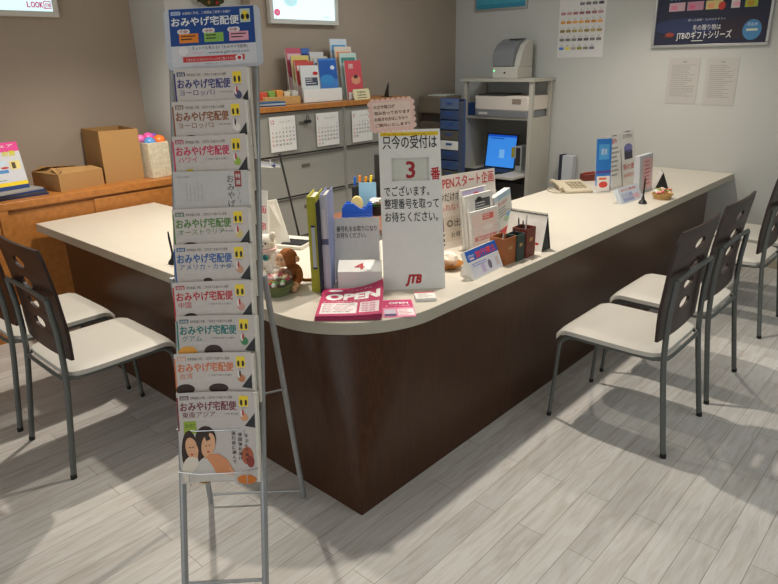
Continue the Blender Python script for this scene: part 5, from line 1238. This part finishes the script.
carton(a, math.atan2(d.y, d.x), w, D1, h1, 'low cardboard box with half open flaps on the wooden cabinet', [[(0, 0, h1), (w, 0, h1), (w*.97, .095, h1+.016), (w*.05, .10, h1+.035)], [(w, D1, h1), (0, D1, h1), (.02, .14, h1+.045), (w*.5, .15, h1+.03)], [(0, D1-.003, h1+.001), (0, .003, h1+.001), (.05, .02, h1+.03), (.06, D1-.03, h1+.035)]])
a = Vector((-3.01, .568, WZ)); b = Vector((-2.98, .835, WZ)); d = b-a; w = d.length
h2 = onpl(104, 131, a, Vector((1, 0, 0))).z-WZ; D2 = .365
carton(a, math.atan2(d.y, d.x), w, D2, h2, 'taller open cardboard box standing behind the low one', [])
# basket with coloured balls
a = Vector((-2.925, .872, WZ)); t = thing('patterned_basket', 'cream patterned basket box beside the tall cardboard box', 'basket', a, math.radians(96))
w = .165; dpt = .20; hb_ = onpl(152, 143, a, Vector((1, 0, 0))).z-WZ
m = MT['basket_cloth']; mb = MB()
for bx in ((0, w, 0, .008, 0, hb_), (0, w, dpt-.008, dpt, 0, hb_), (0, .008, .008, dpt-.008, 0, hb_), (w-.008, w, .008, dpt-.008, 0, hb_), (.008, w-.008, .008, dpt-.008, 0, .008)): mb.box(*bx, m)
mb.build('basket_body', t, bevel=.004)
for k, (x, y, z, r, c, nm) in enumerate(((.045, .05, .0, .042, (90, 150, 214), 'sky blue'), (.125, .05, .005, .045, (244, 120, 40), 'orange'), (.085, .12, .025, .042, (230, 90, 170), 'hot pink'), (.03, .14, .02, .036, (236, 120, 190), 'light pink'), (.135, .14, .02, .038, (150, 90, 190), 'purple'), (.085, .055, .005, .024, (110, 90, 170), 'small violet'))):
    mb = MB(); p = t.matrix_world @ Vector((x, y, hb_+z-.004)); n = 12
    mb.ell(p, r, ink(*c, .35), 16, 10); tag(mb.build('toy_ball'), nm+' ball on top of the patterned basket', 'ball', 'balls in the patterned basket')
# magazines at far left
t = thing('magazine_stack', 'pile of dark magazines lying at the left end of the wooden cabinet top', 'magazines', (-3.02, .02, WZ), math.radians(96))
for k in range(4):
    mb = MB(); mb.X = Matrix.Rotation(.06*(k-1.5), 4, 'Z'); mb.box(-.22, .14-.01*k, -.07, .12, .012*k, .012*k+.011, (ink(40, 50, 90), ink(70, 70, 76), ink(36, 60, 120), ink(150, 150, 150))[k]); mb.build('magazine', t)
mz = WZ+.049
a = Vector((-3.0, -.20, mz)); t = thing('display_magazine', 'bright pink and yellow magazine propped upright on the dark pile at left', 'magazine', a, math.radians(97))
w = .285; h = onpl(24, 141, Vector((-3.0, .0, 0)), Vector((1, 0, 0))).z-mz+.0
mb = MB(); X = plane(lean=.2); mb.X = X; mb.box(0, w, 0, h, -.008, 0, MT['page']); mb.X = Matrix(); s = Sheet(mb, X)
s.rect(0, 0, w, h, ink(206, 208, 216), 1); s.rect(0, .80*h, w, .2*h, ink(226, 70, 150), 2); s.text('旅行フェア', .1*w, .90*h, .07*h, WHITE, 3, w=.8*w, bold=.02); s.text('わくわくの旅', .05*w, .72*h, .12*h, ink(216, 206, 40), 4, w=.85*w, bold=.06)
s.rect(.06*w, .52*h, .6*w, .10*h, ink(196, 216, 232), 2); s.rect(.06*w, .36*h, .6*w, .07*h, ink(80, 140, 200), 2); s.rect(.72*w, .42*h, .22*w, .18*h, ink(230, 214, 140), 2); s.rect(.76*w, .44*h, .08*w, .13*h, ink(90, 70, 50), 3); s.lines(.08*w, .30*h, .5*w, 3, .05*h, .02*h, ink(120, 150, 110), 2); s.rect(.0, .08*h, w, .08*h, YEL, 2); s.rect(0, 0, w, .08*h, ink(30, 60, 120), 2); s.ell(.6*w, .47*h, .08*w, .02*h, RED, 3)
mb.build('cover', t)
mb = MB(); mb.wedge([(.012, 0), (.10, 0), (h*.2*.5+.02, h*.5)], .3*w, .7*w, MT['white']); mb.build('prop', t)

# ================================================================== light
def spot(x, y, e, ang=92, blend=.45, r=.035, col=(1, .89, .74), z=H-.02):
    l = bpy.data.lights.new('downlight', 'SPOT'); l.energy = e; l.spot_size = math.radians(ang); l.spot_blend = blend; l.shadow_soft_size = r; l.color = col
    o = bpy.data.objects.new('downlight', l); o.location = (x, y, z); COL.objects.link(o); return o
WARM = (1, .91, .78)
spot(-.55, 1.32, 146, 108, .55, .04, WARM); spot(-.55, 3.30, 80, 122, .8, .04, WARM)
spot(-1.95, .50, 156, 120, .75, .04, WARM)
def area(x, y, sx, sy, e, col=(.93, 1, 1), z=H-.02):
    l = bpy.data.lights.new('ceiling_panel', 'AREA'); l.shape = 'RECTANGLE'; l.size = sx; l.size_y = sy; l.energy = e; l.color = col
    o = bpy.data.objects.new('ceiling_panel', l); o.location = (x, y, z); COL.objects.link(o); return o
area(3.0, 1.4, 1.2, 2.6, 33); area(-1.6, 2.4, .6, 1.2, 13)  # unseen soft fill lights added under the ceiling for the ambient level
front = area(.6, -4.08, 4.5, 2.0, 46, (.95, .99, 1), 1.35)      # cool fill added behind the viewer to brighten upright faces
front.rotation_euler = (PI/2, 0, 0); front.name = 'front_fill_light'
w = bpy.data.worlds.new('world'); w.use_nodes = True; SC.world = w
w.node_tree.nodes['Background'].inputs[0].default_value = (.9, .95, 1, 1); w.node_tree.nodes['Background'].inputs[1].default_value = .05
vs = SC.view_settings; vs.view_transform = 'Standard'; vs.look = 'None'; vs.gamma = 1; vs.exposure = .05; vs.use_curve_mapping = False
